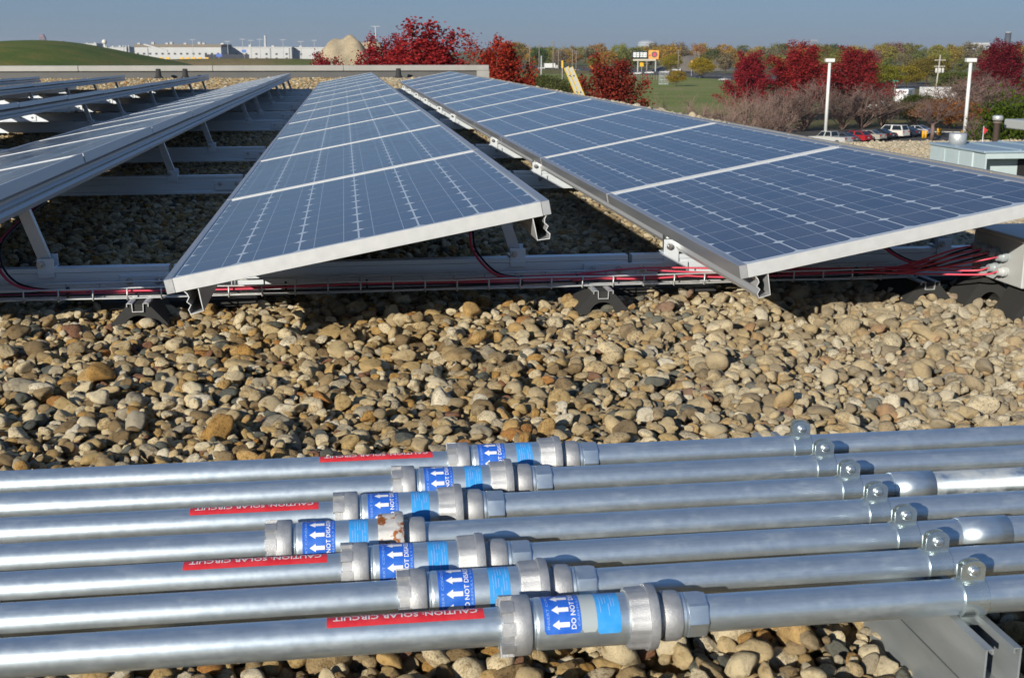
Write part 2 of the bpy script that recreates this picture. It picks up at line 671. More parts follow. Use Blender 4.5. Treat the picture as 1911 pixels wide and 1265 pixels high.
sheet('lawn', quad_px([(900, 260), (1000, 200), (1420, 230), (1560, 420), (1340, 560), (960, 640)]), GZ + .02, M['lawn'])
sheet('parking_lot', quad_px([(1380, 120), (2300, 105), (2300, 195), (1700, 186), (1380, 176)]), GZ + .03, M['asphalt'])
sheet('road', quad_px([(860, 760), (1180, 620), (1460, 440), (2100, 300), (2100, 350), (1500, 540), (1230, 760), (930, 980)]), GZ + .04, M['asphalt'])
sheet('field_strip', quad_px([(860, 660), (1150, 560), (1180, 620), (860, 760)]), GZ + .015, M['drygrass'])
sheet('plaza_pavement', quad_px([(150, 700), (620, 700), (700, 1500), (150, 1500)]), GZ + .025, M['asphalt'])
# lane lines on the road
for k, (a, b_) in enumerate((((1185, 690), (1470, 490)), ((1470, 490), (2000, 325)))):
    p, q = ground_at(*a), ground_at(*b_)
    d = (q - p).normalized()
    nn = Vector((-d.y, d.x, 0)) * .3
    sheet('lane_marking', [p + nn, p - nn, q - nn, q + nn], GZ + .05, paint('road_white', (.7, .7, .66), .7))
# grass island edge behind the parked cars, with its kerb
p0, p1, p2, p3 = quad_px([(1660, 176), (2100, 168), (2100, 200), (1660, 205)])
kerb = MB()
for a, b_ in ((p0, p1),):
    d = (b_ - a).normalized()
    n_ = Vector((-d.y, d.x, 0))
    kerb.add([a, b_, b_ + n_ * .2, a + n_ * .2, a + Vector((0, 0, .15)), b_ + Vector((0, 0, .15)), b_ + n_ * .2 + Vector((0, 0, .15)), a + n_ * .2 + Vector((0, 0, .15))],
             [(0, 1, 5, 4), (4, 5, 6, 7), (2, 3, 7, 6)])
tag(kerb.build('kerb', paint('concrete', (.45, .43, .39), .85)), None, kind='structure')


def mound(name, cx, cz, rx, ry, h, m, n=48, sharpness=1.0, jag=0.0, kind='structure', label=None, cat=None, ridge=0.0):
    """a hill or heap standing on the land"""
    c = ground_at(cx, cz)
    v, f = [], []
    for j in range(n + 1):
        for i in range(n + 1):
            x, y = (i / n * 2 - 1), (j / n * 2 - 1)
            rr = math.hypot(max(0, abs(x) - ridge) / (1 - ridge), y)
            z = max(0.0, (1 - rr ** 1.25)) if sharpness < 1.2 else (max(0.0, 1 - rr * rr)) ** 1.6
            z = z * h + (jag * h * (math.sin(x * 9 + y * 5) * .5 + math.sin(x * 17 - y * 11) * .3) if z > 0 else 0) * min(1, z * 3)
            p = c + CR * (x * rx) + CF * (y * ry)
            v.append((p.x, p.y, GZ + max(0, z) - .05))
    for j in range(n):
        for i in range(n):
            a = j * (n + 1) + i
            f.append((a, a + 1, a + n + 2, a + n + 1))
    o = MB().add(v, f, 0, True).build(name, m)
    tag(o, label, cat, kind=kind)
    return o


M['berm'] = ground_mat("berm_grass", [(.10, .12, .03), (.17, .14, .06), (.22, .16, .085)], .03)
mound('hill', 50, 560, 96, 160, 16.4, M['hillgrass'], 80, 2.0, .03)
mound('berm', 430, 640, 230, 34, 7.7, M['berm'], 60, 2.0, .03)

# ------------------------------------------------------------------ the roof we stand on
M['deck'] = ground_mat("roof_felt", [(.22, .18, .12), (.30, .25, .17), (.36, .31, .22)], 9.0, 6, .4)
M['wallgrey'] = worn("rendered_wall", (.30, .29, .27), (.38, .37, .34), 1.2, (.7, .85))
M['parapet'] = worn("parapet_felt", (.085, .085, .085), (.12, .12, .118), 1.5, (.6, .8))
M['coping'] = worn("coping_metal", (.32, .315, .29), (.38, .37, .345), 2.0, (.45, .6), .1)
ROOF_X, ROOF_Y = 4.3, 37.0
roof = MB().box(-24, ROOF_X, -4, ROOF_Y, -.35, -.045).build('roof_deck', M['deck'])
tag(roof, None, kind='structure')
bw = MB().box(-23.9, ROOF_X - .1, -3.9, ROOF_Y - .1, GZ, -.351).build('building_wall', M['wallgrey'])
tag(bw, "rendered wall of the building under the gravel roof", "wall")
par = thing('parapet_wall', "low dark grey parapet with pale metal coping at the far roof end", "parapet", (-10, ROOF_Y - .15, 0))
MB().box(-23, ROOF_X - .05, ROOF_Y - .30, ROOF_Y - .02, -.045, .22).build('wall_panel', M['parapet'], par)
xs = [-23.1, -19, -15.2, -11.4, -7.6, -3.8, 0.0, ROOF_X + .06]
for a, b_ in zip(xs[:-1], xs[1:]):
    MB().bbox(a, b_ - .008, ROOF_Y - .37, ROOF_Y + .05, .222, .385, .012).build('coping_piece', M['coping'], par)
MB().box(ROOF_X - .32, ROOF_X + .055, ROOF_Y - .365, ROOF_Y - .31, -.02, .221).build('corner_flashing', M['coping'], par)
edge = thing('roof_edge_trim', "thin pale metal trim along the right roof edge", "trim", (ROOF_X, 12, 0))
for k in range(8):
    MB().box(ROOF_X + .001, ROOF_X + .035, -1.0 + k * 4.7, -1.0 + k * 4.7 + 4.69, -.22, .012).build('trim_length', M['coping'], edge)

# lower wing to the right, with its own gravel and machines
LWZ = -1.7
lw = MB().box(10.2, 46, 11, 32.3, -2.2, LWZ - .03).build('lower_roof_deck', M['deck'])
tag(lw, None, kind='structure')
tag(MB().box(10.3, 45.9, 11.1, 32.2, GZ, -2.201).build('wing_wall', M['wallgrey']), "wall of the lower wing right of the gravel roof", "wall")

# ------------------------------------------------------------------ river stones
stone_col = bpy.data.collections.new("stone_shapes")
STONES = []
for k in range(24):
    bm = bmesh.new()
    bmesh.ops.create_icosphere(bm, subdivisions=3, radius=1.0)
    r_ = np.random.default_rng(100 + k)
    V = np.array([v.co[:] for v in bm.verts])
    for _ in range(int(r_.integers(7, 13) if k % 2 else r_.integers(3, 7))):                       # worn flats
        n_ = r_.normal(size=3)
        n_ /= np.linalg.norm(n_)
        d_ = r_.uniform(.5, .86)
        V -= np.outer(np.maximum(0, V @ n_ - d_) * r_.uniform(.7, .95), n_)
    for _ in range(3):                                             # soft lumps
        w_ = r_.normal(size=3) * 1.7
        V *= (1 + .07 * np.sin(V @ w_ + r_.uniform(0, 6)))[:, None]
    if k % 3 == 2:                                                 # broken, rougher stones
        for _ in range(4):
            w_ = r_.normal(size=3) * 4
            V *= (1 + .055 * np.sin(V @ w_ + r_.uniform(0, 6)))[:, None]
    V *= np.array([1.0, r_.uniform(.66, .92), r_.uniform(.46, .72)])
    V /= np.abs(V[:, 0]).max()
    for v, c in zip(bm.verts, V):
        v.co = c
    me = bpy.data.meshes.new("stone")
    bm.to_mesh(me)
    bm.free()
    me.polygons.foreach_set("use_smooth", [True] * len(me.polygons))
    me.materials.append(M['stone'])
    ob = bpy.data.objects.new("stone_shape_%02d" % k, me)
    stone_col.objects.link(ob)
    STONES.append(me)


def scatter(name, pts, rots, scls, ids, kind='stuff'):
    me = bpy.data.meshes.new(name)
    n = len(pts)
    me.vertices.add(n)
    me.vertices.foreach_set("co", np.asarray(pts, np.float32).ravel())
    for nm, arr in (("rot", rots), ("scl", scls)):
        a = me.attributes.new(nm, 'FLOAT_VECTOR', 'POINT')
        a.data.foreach_set("vector", np.asarray(arr, np.float32).ravel())
    a = me.attributes.new("idx", 'INT', 'POINT')
    a.data.foreach_set("value", np.asarray(ids, np.int32))
    o = bpy.data.objects.new(name, me)
    COL.objects.link(o)
    tag(o, None, kind=kind)
    ng = bpy.data.node_groups.get("stone_scatter")
    if ng is None:
        ng = bpy.data.node_groups.new("stone_scatter", 'GeometryNodeTree')
        ng.interface.new_socket("Geometry", in_out='INPUT', socket_type='NodeSocketGeometry')
        ng.interface.new_socket("Geometry", in_out='OUTPUT', socket_type='NodeSocketGeometry')
        gi, go = ng.nodes.new("NodeGroupInput"), ng.nodes.new("NodeGroupOutput")
        ip = ng.nodes.new("GeometryNodeInstanceOnPoints")
        ci = ng.nodes.new("GeometryNodeCollectionInfo")
        ci.inputs["Collection"].default_value = stone_col
        ci.inputs["Separate Children"].default_value = True
        ci.inputs["Reset Children"].default_value = True
        ip.inputs["Pick Instance"].default_value = True
        def na(t, nm):
            x = ng.nodes.new("GeometryNodeInputNamedAttribute")
            x.data_type = t
            x.inputs["Name"].default_value = nm
            return x.outputs["Attribute"]
        ng.links.new(gi.outputs[0], ip.inputs["Points"])
        ng.links.new(ci.outputs[0], ip.inputs["Instance"])
        ng.links.new(na('INT', 'idx'), ip.inputs["Instance Index"])
        ng.links.new(na('FLOAT_VECTOR', 'rot'), ip.inputs["Rotation"])
        ng.links.new(na('FLOAT_VECTOR', 'scl'), ip.inputs["Scale"])
        ng.links.new(ip.outputs[0], go.inputs[0])
    md = o.modifiers.new("stones", 'NODES')
    md.node_group = ng
    return o


def xl(y):                                     # left and right limits of what the camera sees at distance y
    return -.30 * y - .35


def xr(y):
    return .605 * y + .35


def rand_rot(n, tilt=.35):
    return np.stack([rng.normal(0, tilt, n), rng.normal(0, tilt, n), rng.uniform(0, 6.283, n)], 1)


# near bed: stones dropped one by one on a growing height field, so that they lie on each other
cell = .007
gx0, gy0, gx1, gy1 = -2.0, .85, 3.3, 4.75
HF = np.full((int((gy1 - gy0) / cell) + 2, int((gx1 - gx0) / cell) + 2), -.045, np.float32)
near = []
N_NEAR = 52000
ys_ = gy0 + .05 + (gy1 - gy0 - .1) * rng.uniform(0, 1, N_NEAR) ** .8
us_ = rng.uniform(0, 1, N_NEAR)
siz = np.clip(rng.lognormal(math.log(.0143), .37, N_NEAR), .008, .040)
order = np.argsort(-siz * rng.uniform(.3, 1, N_NEAR))            # tend to drop the larger ones first, small ones fill
for i in range(N_NEAR):
    s = float(siz[i])
    best = None
    for t in range(3):
        y = ys_[i] if t == 0 else gy0 + .05 + (gy1 - gy0 - .1) * random.random() ** .8
        lo, hi = max(gx0 + .05, xl(y)), min(gx1 - .05, xr(y))
        x = lo + (hi - lo) * (us_[i] if t == 0 else random.random())
        h = HF[int((y - gy0) / cell), int((x - gx0) / cell)]
        if best is None or h < best[0]:
            best = (h, x, y)
    _, x, y = best
    rr = s * .72
    k = max(1, int(rr / cell))
    cx, cy = int((x - gx0) / cell), int((y - gy0) / cell)
    a0, a1, b0, b1 = max(0, cy - k), cy + k + 1, max(0, cx - k), cx + k + 1
    P = HF[a0:a1, b0:b1]
    half = s * .52
    zc_ = float(P.mean()) * .55 + float(P.max()) * .45 + half * .62
    if zc_ > .035:
        continue
    yy, xx = np.ogrid[a0 - cy:a0 - cy + P.shape[0], b0 - cx:b0 - cx + P.shape[1]]
    d2 = (yy * yy + xx * xx) / float((k + .5) ** 2)
    top = zc_ + half * np.sqrt(np.clip(1 - d2, 0, 1))
    np.maximum(P, np.where(d2 < 1, top, -1), out=P)
    near.append((x, y, zc_, s))
near = np.array(near)
nshift = -float(np.percentile(HF[40:-40, 200:-200], 60)) + .004
near[:, 2] += nshift
nr = rand_rot(len(near), .42)
nsc = near[:, 3][:, None] * rng.uniform(.88, 1.14, (len(near), 3))
nid = rng.integers(0, 24, len(near))
# the 300 that show largest are stones of their own
cc, ss = math.cos(YAW), math.sin(YAW)
xc_ = near[:, 0] * cc - near[:, 1] * ss
zf_ = near[:, 0] * ss + near[:, 1] * cc
zcam = zf_ * math.cos(PITCH) + (HCAM - near[:, 2]) * math.sin(PITCH)
ycam = (HCAM - near[:, 2]) * math.cos(PITCH) - zf_ * math.sin(PITCH)
ppx, ppy = 955.5 + FPX * xc_ / zcam, 632.5 + FPX * ycam / zcam
vis = (ppx > 5) & (ppx < 1906) & (ppy < 1262) & (near[:, 2] > -.012)
vis &= ((near[:, 1] < 1.13) | ((near[:, 1] > 2.02) & (near[:, 1] < 3.5)))
score = np.where(vis, near[:, 3] / zcam, 0)
big = np.argsort(-score)[:300]
mask = np.ones(len(near), bool)
mask[big] = False
for i in big:
    inst('stone', STONES[int(nid[i])], roof, near[i, :3], nr[i], nsc[i])
# farther beds: jittered rows of stones, coarser with distance
def bed(y0, y1, x0f, x1f, sp, z, size, layers=1):
    out = []
    y = y0
    while y < y1:
        n = int((x1f(y) - x0f(y)) / sp)
        if n > 0:
            for _ in range(layers):
                x = x0f(y) + (np.arange(n) + rng.uniform(0, 1, n)) * sp
                yy = y + rng.uniform(-.5, .5, n) * sp
                out.append(np.stack([x, yy, z + rng.uniform(-.4, .55, n) * size, size * np.clip(rng.lognormal(0, .28, n), .5, 1.9)], 1))
        y += sp
    return np.concatenate(out)


far = np.concatenate([bed(4.76, 13.0, lambda y: max(xl(y), -4.6), lambda y: min(xr(y), ROOF_X - .02), .029, -.010, .0185, 1),
                      bed(13.0, ROOF_Y - .45, lambda y: xl(y) - .3, lambda y: ROOF_X - .03, .066, -.012, .040, 1)])
allp = np.concatenate([near[mask], far])
scatter('roof_gravel', allp[:, :3], np.concatenate([nr[mask], rand_rot(len(far), .4)]),
        np.concatenate([nsc[mask], far[:, 3][:, None] * rng.uniform(.85, 1.15, (len(far), 3))]),
        np.concatenate([nid[mask], rng.integers(0, 24, len(far))]))
lowb = bed(19.0, 32.2, lambda y: 10.3, lambda y: 24.0, .085, LWZ - .01, .048, 1)
scatter('lower_roof_gravel', lowb[:, :3], rand_rot(len(lowb), .4), lowb[:, 3][:, None] * rng.uniform(.85, 1.15, (len(lowb), 3)), rng.integers(0, 24, len(lowb)))

# ------------------------------------------------------------------ solar panels
PW, PL, PITCH_Y, TILT = 1.0, 1.655, 1.675, math.radians(10.7)
Y0, ZL, NPAN = 3.035, .240, 12
ROWS = {'B': (1.033, "right-hand row", .0), 'A': (-.467, "centre row", .0010), 'C': (-1.967, "first row left of centre", .0018),
        'D': (-3.467, "second row left of centre", .0028), 'E': (-4.967, "third row left of centre", .0034), 'F': (-6.467, "leftmost row", .0048)}


def row_z(key, y):
    return -ROWS[key][2] * max(0, y - 6.0)


def proj(p):
    v = Vector(p) - Vector((0, 0, HCAM))
    x, F = v.dot(CR), v.dot(CF)
    zc = F * math.cos(PITCH) - v.z * math.sin(PITCH)
    return 955.5 + FPX * x / zc, 632.5 + FPX * (-v.z * math.cos(PITCH) - F * math.sin(PITCH)) / zc


long_bar = MB().bbox(0, .022, 0, PL, -.038, 0, .0012).mesh("frame_bar", [M['alu_long'], M['alu_mill']])
for p_ in long_bar.polygons:
    if abs(p_.normal.y) > .8:
        p_.material_index = 1
short_bar = MB().bbox(.0225, PW - .0225, 0, .012, -.038, -.0006, .001).mesh("frame_bar", [M['alu_white']])
lam_far = MB().box(.018, PW - .018, .01, PL - .01, -.007, -.003).mesh("laminate", [M['laminate']])
lam_near = MB().box(.018, PW - .018, .01, PL - .01, -.007, -.0034).mesh("backsheet", [M['backsheet']])
cx_, cy_, ch = .0768, .0778, .0152
cell_me = MB().prism([(cx_, -cy_ + ch), (cx_, cy_ - ch), (cx_ - ch, cy_), (-cx_ + ch, cy_), (-cx_, cy_ - ch), (-cx_, -cy_ + ch), (-cx_ + ch, -cy_), (cx_ - ch, -cy_)],
                     -.0003, .0001, 'z').mesh("cell", [M['cell']])
NEAR_CELLS = {'A': 4, 'B': 5}
LOOK = {'B': "dark blue solar panel", 'A': "blue-grey solar panel", 'C': "glinting solar panel", 'D': "solar panel", 'E': "solar panel", 'F': "solar panel"}
for key, (xlow, words, sl) in ROWS.items():
    for k in range(NPAN):
        y = Y0 + k * PITCH_Y
        zz = ZL + row_z(key, y)
        c = [proj((xlow + u * .98, y + w * PL, zz + u * .186)) for u in (0, 1) for w in (0, 1)]
        if max(q[0] for q in c) < 2:
            continue
        where = "nearest" if k == 0 else ("farthest" if k == NPAN - 1 else ORD[k] + " from the near end")
        pan = thing('solar_panel', "%s, %s in the %s" % (LOOK[key], where, words), "solar panel", (xlow, y, zz), 0, "solar panels in tilted rows on the gravel roof")
        pan.rotation_euler = (-math.atan((row_z(key, y + PL) - row_z(key, y)) / -PL) if False else 0, -TILT, 0)
        inst('frame_bar', long_bar, pan)
        inst('frame_bar', long_bar, pan, (PW - .022, 0, 0))
        inst('frame_bar', short_bar, pan)
        inst('frame_bar', short_bar, pan, (0, PL - .012, 0))
        if k < NEAR_CELLS.get(key, 0):
            bs = inst('backsheet', lam_near, pan)
            for i in range(6):
                for j in range(10):
                    inst('cell', cell_me, pan, (.0245 + .1585 * (i + .5), .036 + .1583 * (j + .5), -.00338))
        else:
            inst('laminate', lam_far, pan)

# rails under the panels
RAILP = [(-.018, -.0385), (-.017, -.066), (-.0165, -.098), (.016, -.1), (.019, -.088), (.010, -.077), (.018, -.067), (.010, -.057), (.012, -.047), (.018, -.0385)]
LEN = NPAN * PITCH_Y - .02
def bright_ends(me):
    me.materials.append(M['alu_white'])
    for p_ in me.polygons:
        if abs(p_.normal.y) > .9:
            p_.material_index = 1
    return me


rail_hi = MB().wall(RAILP, .0026, 0, 1, 'y').mesh("mounting_rail", [M['alu_mill']])
rail_lo = MB().wall([(-a, b_) for a, b_ in RAILP][::-1], .0026, 0, 1, 'y').mesh("mounting_rail", [M['alu_mill']])
for key, (xlow, words, sl) in ROWS.items():
    slope = math.atan(-row_z(key, Y0 + LEN) / LEN)
    for me, off, nm in ((rail_lo, .060, "low"), (rail_hi, PW - .032, "high")):
        if nm == "low" and key in 'CDEF':
            continue
        o = inst('mounting_rail', me, None, (xlow + off * math.cos(TILT), Y0 + .004, ZL + off * math.sin(TILT)), (-slope if key not in 'AB' else 0, -TILT, 0), (1, LEN, 1))
        tag(o, "grey aluminium rail under the %s edge of the %s" % (nm, words), "rail", "rails carrying the solar panels")
    if key in 'CDEF':
        o = inst('mounting_rail', rail_lo, None, (xlow + .072, Y0 + .004, ZL + .0135), (-slope, -TILT, 0), (1, LEN, 1))
        tag(o, "grey aluminium rail under the low edge of the %s" % words, "rail", "rails carrying the solar panels")

bright_ends(rail_hi)
bright_ends(rail_lo)
# cross beams on the roof, one length per row, joined by bolted plates
BEAMS = [3.892, 6.78, 8.79, 12.19, 13.90, 16.3, 18.4, 20.4, 22.3]
BP = [(.012, .034), (.012, .134), (-.033, .134), (-.033, .120), (-.030, .117), (-.030, .090), (-.0285, .088), (-.030, .086), (-.030, .050), (-.034, .046), (-.034, .034)]
seg_me = MB().prism(BP, 0, 1.486, 'x').mesh("beam_length", [M['alu_beam']])
plate = MB().bbox(-.16, .20, -.0385, -.0305, .052, .108, .0015).mesh("splice_plate", [M['alu_beam']])
boltm = MB().lathe([(-.050, .006), (-.049, .007), (-.043, .007), (-.043, .0115), (-.040, .0115), (-.0386, .0115)], 12, 'y').mesh("bolt", [M['bolt']])
sharp(boltm)
legfoot = MB()
legfoot.bbox(-.026, .026, -.0375, -.0335, .104, .166, .001)
legfoot.box(-.026, .026, -.0325, .034, .1345, .139)
legfoot.box(-.026, .026, -.0405, -.0376, .118, .124)
legfoot.bbox(-.012, .026, .02, .026, .1392, .172, .001)
foot_me = legfoot.mesh("foot_bracket", [M['alu_beam']])
for bi, yb in enumerate(BEAMS):
    which = "nearest the camera" if bi == 0 else ("farthest from the camera" if bi == len(BEAMS) - 1 else ORD[bi] + " from the camera")
    bt = thing('cross_beam', "silver aluminium cross beam on the gravel, %s" % which, "beam", (0, yb, 0), 0, "cross beams under the solar rows")
    x = .94
    ks = range(-5, 1)
    for k in ks:
        xx = x + 1.5 * k
        inst('beam_length', seg_me, bt, (xx, 0, 0))
        if -3 <= k:
            sp = inst('splice_plate', plate, bt, (xx - .007, 0, 0))
            for dx in (-.13, -.04, .04, .16):
                inst('bolt', boltm, sp, (dx, 0, .088))
    # legs at the high edges
    for key, (xlow, words, sl) in ROWS.items():
        xh, zh = xlow + .983, ZL + .186 + row_z(key, yb)
        if key == 'B' and bi > 0:
            continue
        q = proj((xh, yb, zh))
        if q[0] < -30 or q[0] > 1960:
            continue
        lt = thing('support_leg', "%s leg propping the %s, %s" % ("slanted aluminium", words, "nearest one" if bi == 0 else ORD[bi] + " from the camera"),
                   "support leg", (xh + .035, yb, 0), 0, "legs propping up the solar rows")
        dz = row_z(key, yb)
        leg = MB()
        t0, t1 = Vector((xh + .030, yb, .150 + min(0, dz))), Vector((xh - .030, yb, zh - .090))
        d = (t1 - t0)
        a = math.atan2(-d.x, d.z)
        Mx = Matrix.Translation(t0) @ Matrix.Rotation(-a, 4, 'Y')
        Ld = d.length
        leg.box(-.018, .018, -.013, -.0105, 0, Ld, M=Mx)
        leg.box(-.018, -.0155, -.0104, .013, 0, Ld, M=Mx)
        leg.box(.0155, .018, -.0104, .013, 0, Ld, M=Mx)
        leg.build('post', M['alu_long'], lt)
        MB().bbox(xh - .050, xh - .006, yb - .02, yb + .02, zh - .098, zh - .083, .001).build('top_clamp', M['bolt'], lt)
        ft = inst('foot_bracket', foot_me, lt, (0, 0, dz))
        inst('bolt', boltm, ft, (-.014, -.004, .148), (0, 0, 0), (1, 1, 1))
    # bracket holding the low rail of the right-hand and centre rows
    for key in 'BA':
        xlow, words, sl = ROWS[key]
        xb = xlow + .045
        if key == 'A' and bi > 0:
            continue
        br = thing('rail_bracket', "shiny bracket at the low rail of the %s, %s" % (words, "nearest one" if bi == 0 else ORD[bi] + " from the camera"), "bracket", (xb, yb, .13), 0, "brackets on the low rails")
        MB().bbox(xb - .03, xb + .022, yb - .038, yb - .0335, .100, .185, .001).bbox(xb - .03, xb + .022, yb - .033, yb + .03, .1346, .139, .001).build('plate', M['alu_beam'], br)
        MB().bbox(xb - .024, xb - .004, yb - .028, yb + .01, .139, .205, .004).build('clip', M['zinc'], br)
        inst('bolt', boltm, br, (-.012, -.004, .032))
# rubber mats under the near beam
for x0, x1, w in ((-.78, -.30, "left"), (.70, 1.22, "centre"), (2.0, 2.5, "right")):
    tag(MB().bbox(x0, x1, 3.80, 3.99, .008, .0335, .003).build('rubber_mat', M['rubber']), "flat black rubber mat under the near beam, %s one" % w, "mat", "mats under the near beam")

# ------------------------------------------------------------------ wire tray, cables, blocks, combiner box
TX0, TX1, TY0, TY1, TZ0, TZ1 = -1.9, 1.86, 3.655, 3.755, .074, .104
tray = thing('wire_tray', "galvanised wire basket tray carrying cables along the near beam", "cable tray", (0, 3.7, .07))
for y, z in ((TY0, TZ1), (TY1, TZ1), (TY0, TZ0), (TY0 + .033, TZ0 - .001), (TY0 + .067, TZ0 - .001), (TY1, TZ0)):
    pts = [(TX0 + i * (TX1 - TX0) / 24, y + .0015 * math.sin(i * 2.1 + y * 90), z + .0012 * math.sin(i * 1.7 + z * 300)) for i in range(25)]
    MB().tube(pts, .0028, 6).build('long_wire', M['galv'], tray)
cw = MB().tube([(0, TY0 - .004, TZ1 - .001), (0, TY0 - .004, TZ0 - .004), (0, TY1 + .004, TZ0 - .004), (0, TY1 + .004, TZ1 - .001)], .0027, 6)
cwm = cw.mesh("cross_wire", [M['galv']])
for i in range(38):
    inst('cross_wire', cwm, tray, (TX0 + .03 + i * .1, -3.7, -.07))


def spline(pts, n=10):
    P = [Vector(p) for p in pts]
    P = [P[0] * 2 - P[1]] + P + [P[-1] * 2 - P[-2]]
    out = []
    for i in range(1, len(P) - 2):
        for t in range(n):
            u = t / n
            a, b, c, d = P[i - 1], P[i], P[i + 1], P[i + 2]
            out.append(.5 * ((2 * b) + (c - a) * u + (2 * a - 5 * b + 4 * c - d) * u * u + (3 * b - a - 3 * c + d) * u ** 3))
    out.append(P[-2])
    return out


def cable(pts, r, m, label, group="cables in the tray"):
    o = MB().tube(spline(pts), r, 8).build('cable', m)
    tag(o, label, "cable", group)
    return o


BX = 2.015                                        # left face of the combiner box
glands = [(3.545, .192), (3.495, .190), (3.447, .187), (3.395, .182), (3.485, .142), (3.440, .140), (3.388, .137)]
gl_words = ["rear of the top row", "second of the top row", "third of the top row", "front of the top row", "rear of the lower row", "middle of the lower row", "front of the lower row"]
xsr = [-1.95, -1.4, -.9, -.35, .2, .7, .95, 1.25, 1.6]
for i, ((gy, gz), w) in enumerate(zip(glands, gl_words)):
    yy = [3.690, 3.712, 3.728, 3.672, 3.735, 3.70, 3.664][i]
    zz = [.088, .083, .091, .094, .100, .097, .090][i]
    pts = []
    for j, x in enumerate(xsr):
        if x < [-1.95, .5, .15, -1.2, .7, .9, .6][i]:
            continue
        pts.append((x, yy + .006 * math.sin(j * 1.9 + i * 2.3), zz + .005 * math.sin(j * 2.3 + i * 1.3) + (.010 if .9 < x < 1.0 and i > 3 else 0)))
    if i < 4:
        pts += [(1.78, (yy + gy) / 2 + .03, .11), (1.92, gy + .004, gz - .012), (BX - .03, gy, gz)]
    else:
        pts += [(1.80, (yy + gy) / 2, (zz + gz) / 2 - .004), (1.93, gy, gz - .008), (BX - .03, gy, gz)]
    cable(pts, .0031, M['red_cable'], "red cable running along the tray into the gland at the %s" % w)
for i in range(3):
    pts = [(x, 3.682 + .02 * i + .004 * math.sin(j * 2.7 + i), .081 + .007 * (i == 1) + .004 * math.sin(j * 1.4 + i * 2)) for j, x in enumerate(xsr)]
    gy, gz = glands[i]
    pts += [(1.80, (pts[-1][1] + gy) / 2, .105), (1.93, gy + .01, gz - .022), (BX - .028, gy + .006, gz - .006)]
    cable(pts, .0034, M['black_cable'], "black cable beside the red ones in the tray, %s" % ["front one", "middle one", "rear one"][i])
# drops from the rows down to the tray
def drop(pts, w):
    cable(pts, .0046, M['red_cable'], "red cable looping down from %s to the tray" % w, "cable drops")
    cable([(p[0] + .011, p[1] + .006, p[2] + .002) for p in pts], .0036, M['black_cable'], "black cable looping down from %s beside a red one" % w, "cable drops")
    for q in (2, 3):
        a = Vector(pts[q])
        tag(MB().lathe([(-.0035, .0085), (.0035, .0085)], 10, 'z', c=(a.x + .005, a.y + .003, a.z)).build('cable_tie', M['tie']),
            "black cable tie on the cable drop from %s, %s one" % (w, "upper" if q == 2 else "lower"), "cable tie", "ties on the cable drops")


drop([(-1.03, 4.2, .30), (-1.06, 4.0, .26), (-1.085, 3.86, .215), (-1.075, 3.80, .155), (-1.02, 3.74, .11), (-.93, 3.71, .092), (-.80, 3.70, .088)], "the left row")
drop([(.40, 4.2, .31), (.405, 4.0, .28), (.395, 3.88, .225), (.40, 3.82, .165), (.45, 3.74, .11), (.52, 3.71, .094), (.66, 3.70, .09)], "the centre row")
drop([(1.80, 4.1, .33), (1.79, 3.95, .27), (1.785, 3.86, .205), (1.80, 3.78, .15), (1.84, 3.72, .12), (1.87, 3.69, .115), (1.89, 3.66, .125)], "the right row")
for i, x in enumerate((-1.35, -.85, -.2, .05, .54, .72, .99, 1.20, 1.38, 1.66)):
    tag(MB().lathe([(-.003, .017), (.003, .017)], 12, 'x', c=(x, 3.69, .089)).build('cable_tie', M['tie']),
        "black tie round the tray cables, %s from the left" % ORD[i], "cable tie", "ties round the tray cables")

# rubber support blocks with their channel
BPOLY = [(-.092, -.05), (-.084, .004), (-.030, .066), (.030, .066), (.084, .004), (.092, -.05), (.046, -.05)] + \
        [(.044 * math.cos(a), -.012 + .044 * math.sin(a)) for a in np.linspace(0, math.pi, 11)] + [(-.046, -.05)]
CHP = [(-.031, .059), (-.031, .0685), (-.025, .0695), (-.0165, .0685), (-.0155, .044), (.0155, .044), (.0165, .0685), (.025, .0695), (.031, .0685), (.031, .059)]
for x, w in ((-.632, "left, beside the centre row's low corner"), (.785, "middle, below the beam joint"), (1.872, "right, in front of the combiner box")):
    b_ = thing('rubber_block', "black rubber support block under the cable tray, %s" % w, "rubber block", (x, 3.56, 0), 0, "rubber blocks under the tray")
    n_ = len(BPOLY)
    MB().prism([(x + p[0], p[1]) for p in BPOLY], 3.595, 3.85, 'y').build('block', M['rubber'], b_)
    MB().wall([(x + p[0], p[1]) for p in CHP], .0028, 3.588, 3.80, 'y').build('channel', M['galv'], b_)
    MB().lathe([(3.61, .0), (3.61, .008), (3.622, .008)], 6, 'y', c=(x, 0, .058)).build('bolt', M['zinc'], b_)

bxo = thing('combiner_box', "pale grey metal combiner box with red cables entering its side", "electrical box", (2.25, 3.45, .1))
MB().bbox(BX, 2.62, 3.30, 3.60, .098, .236, .003).build('body', M['box'], bxo)
MB().bbox(BX - .008, 2.63, 3.292, 3.61, .2362, .252, .003).build('lid', M['box'], bxo)
for i, (gy, gz) in enumerate(glands):
    m_ = M['gland_light'] if i == 6 else M['gland']
    g = MB()
    g.lathe([(BX - .034, .006), (BX - .034, .0125), (BX - .022, .0135), (BX - .018, .0165), (BX - .006, .0165), (BX - .006, .013), (BX, .013)], 16, 'x', c=(0, gy, gz))
    o = g.build('gland', m_, bxo)
    sharp(o)
for x, y, w in ((2.05, 3.53, "rear left"), (2.085, 3.30, "front left"), (2.5, 3.42, "right")):
    b_ = thing('rubber_block', "black rubber support block under the combiner box, %s" % w, "rubber block", (x, y, 0), 0, "rubber blocks under the combiner box")
    MB().prism([(x + p[0], p[1] * 1.35) for p in BPOLY], y, y + .13, 'y').build('block', M['rubber'], b_)

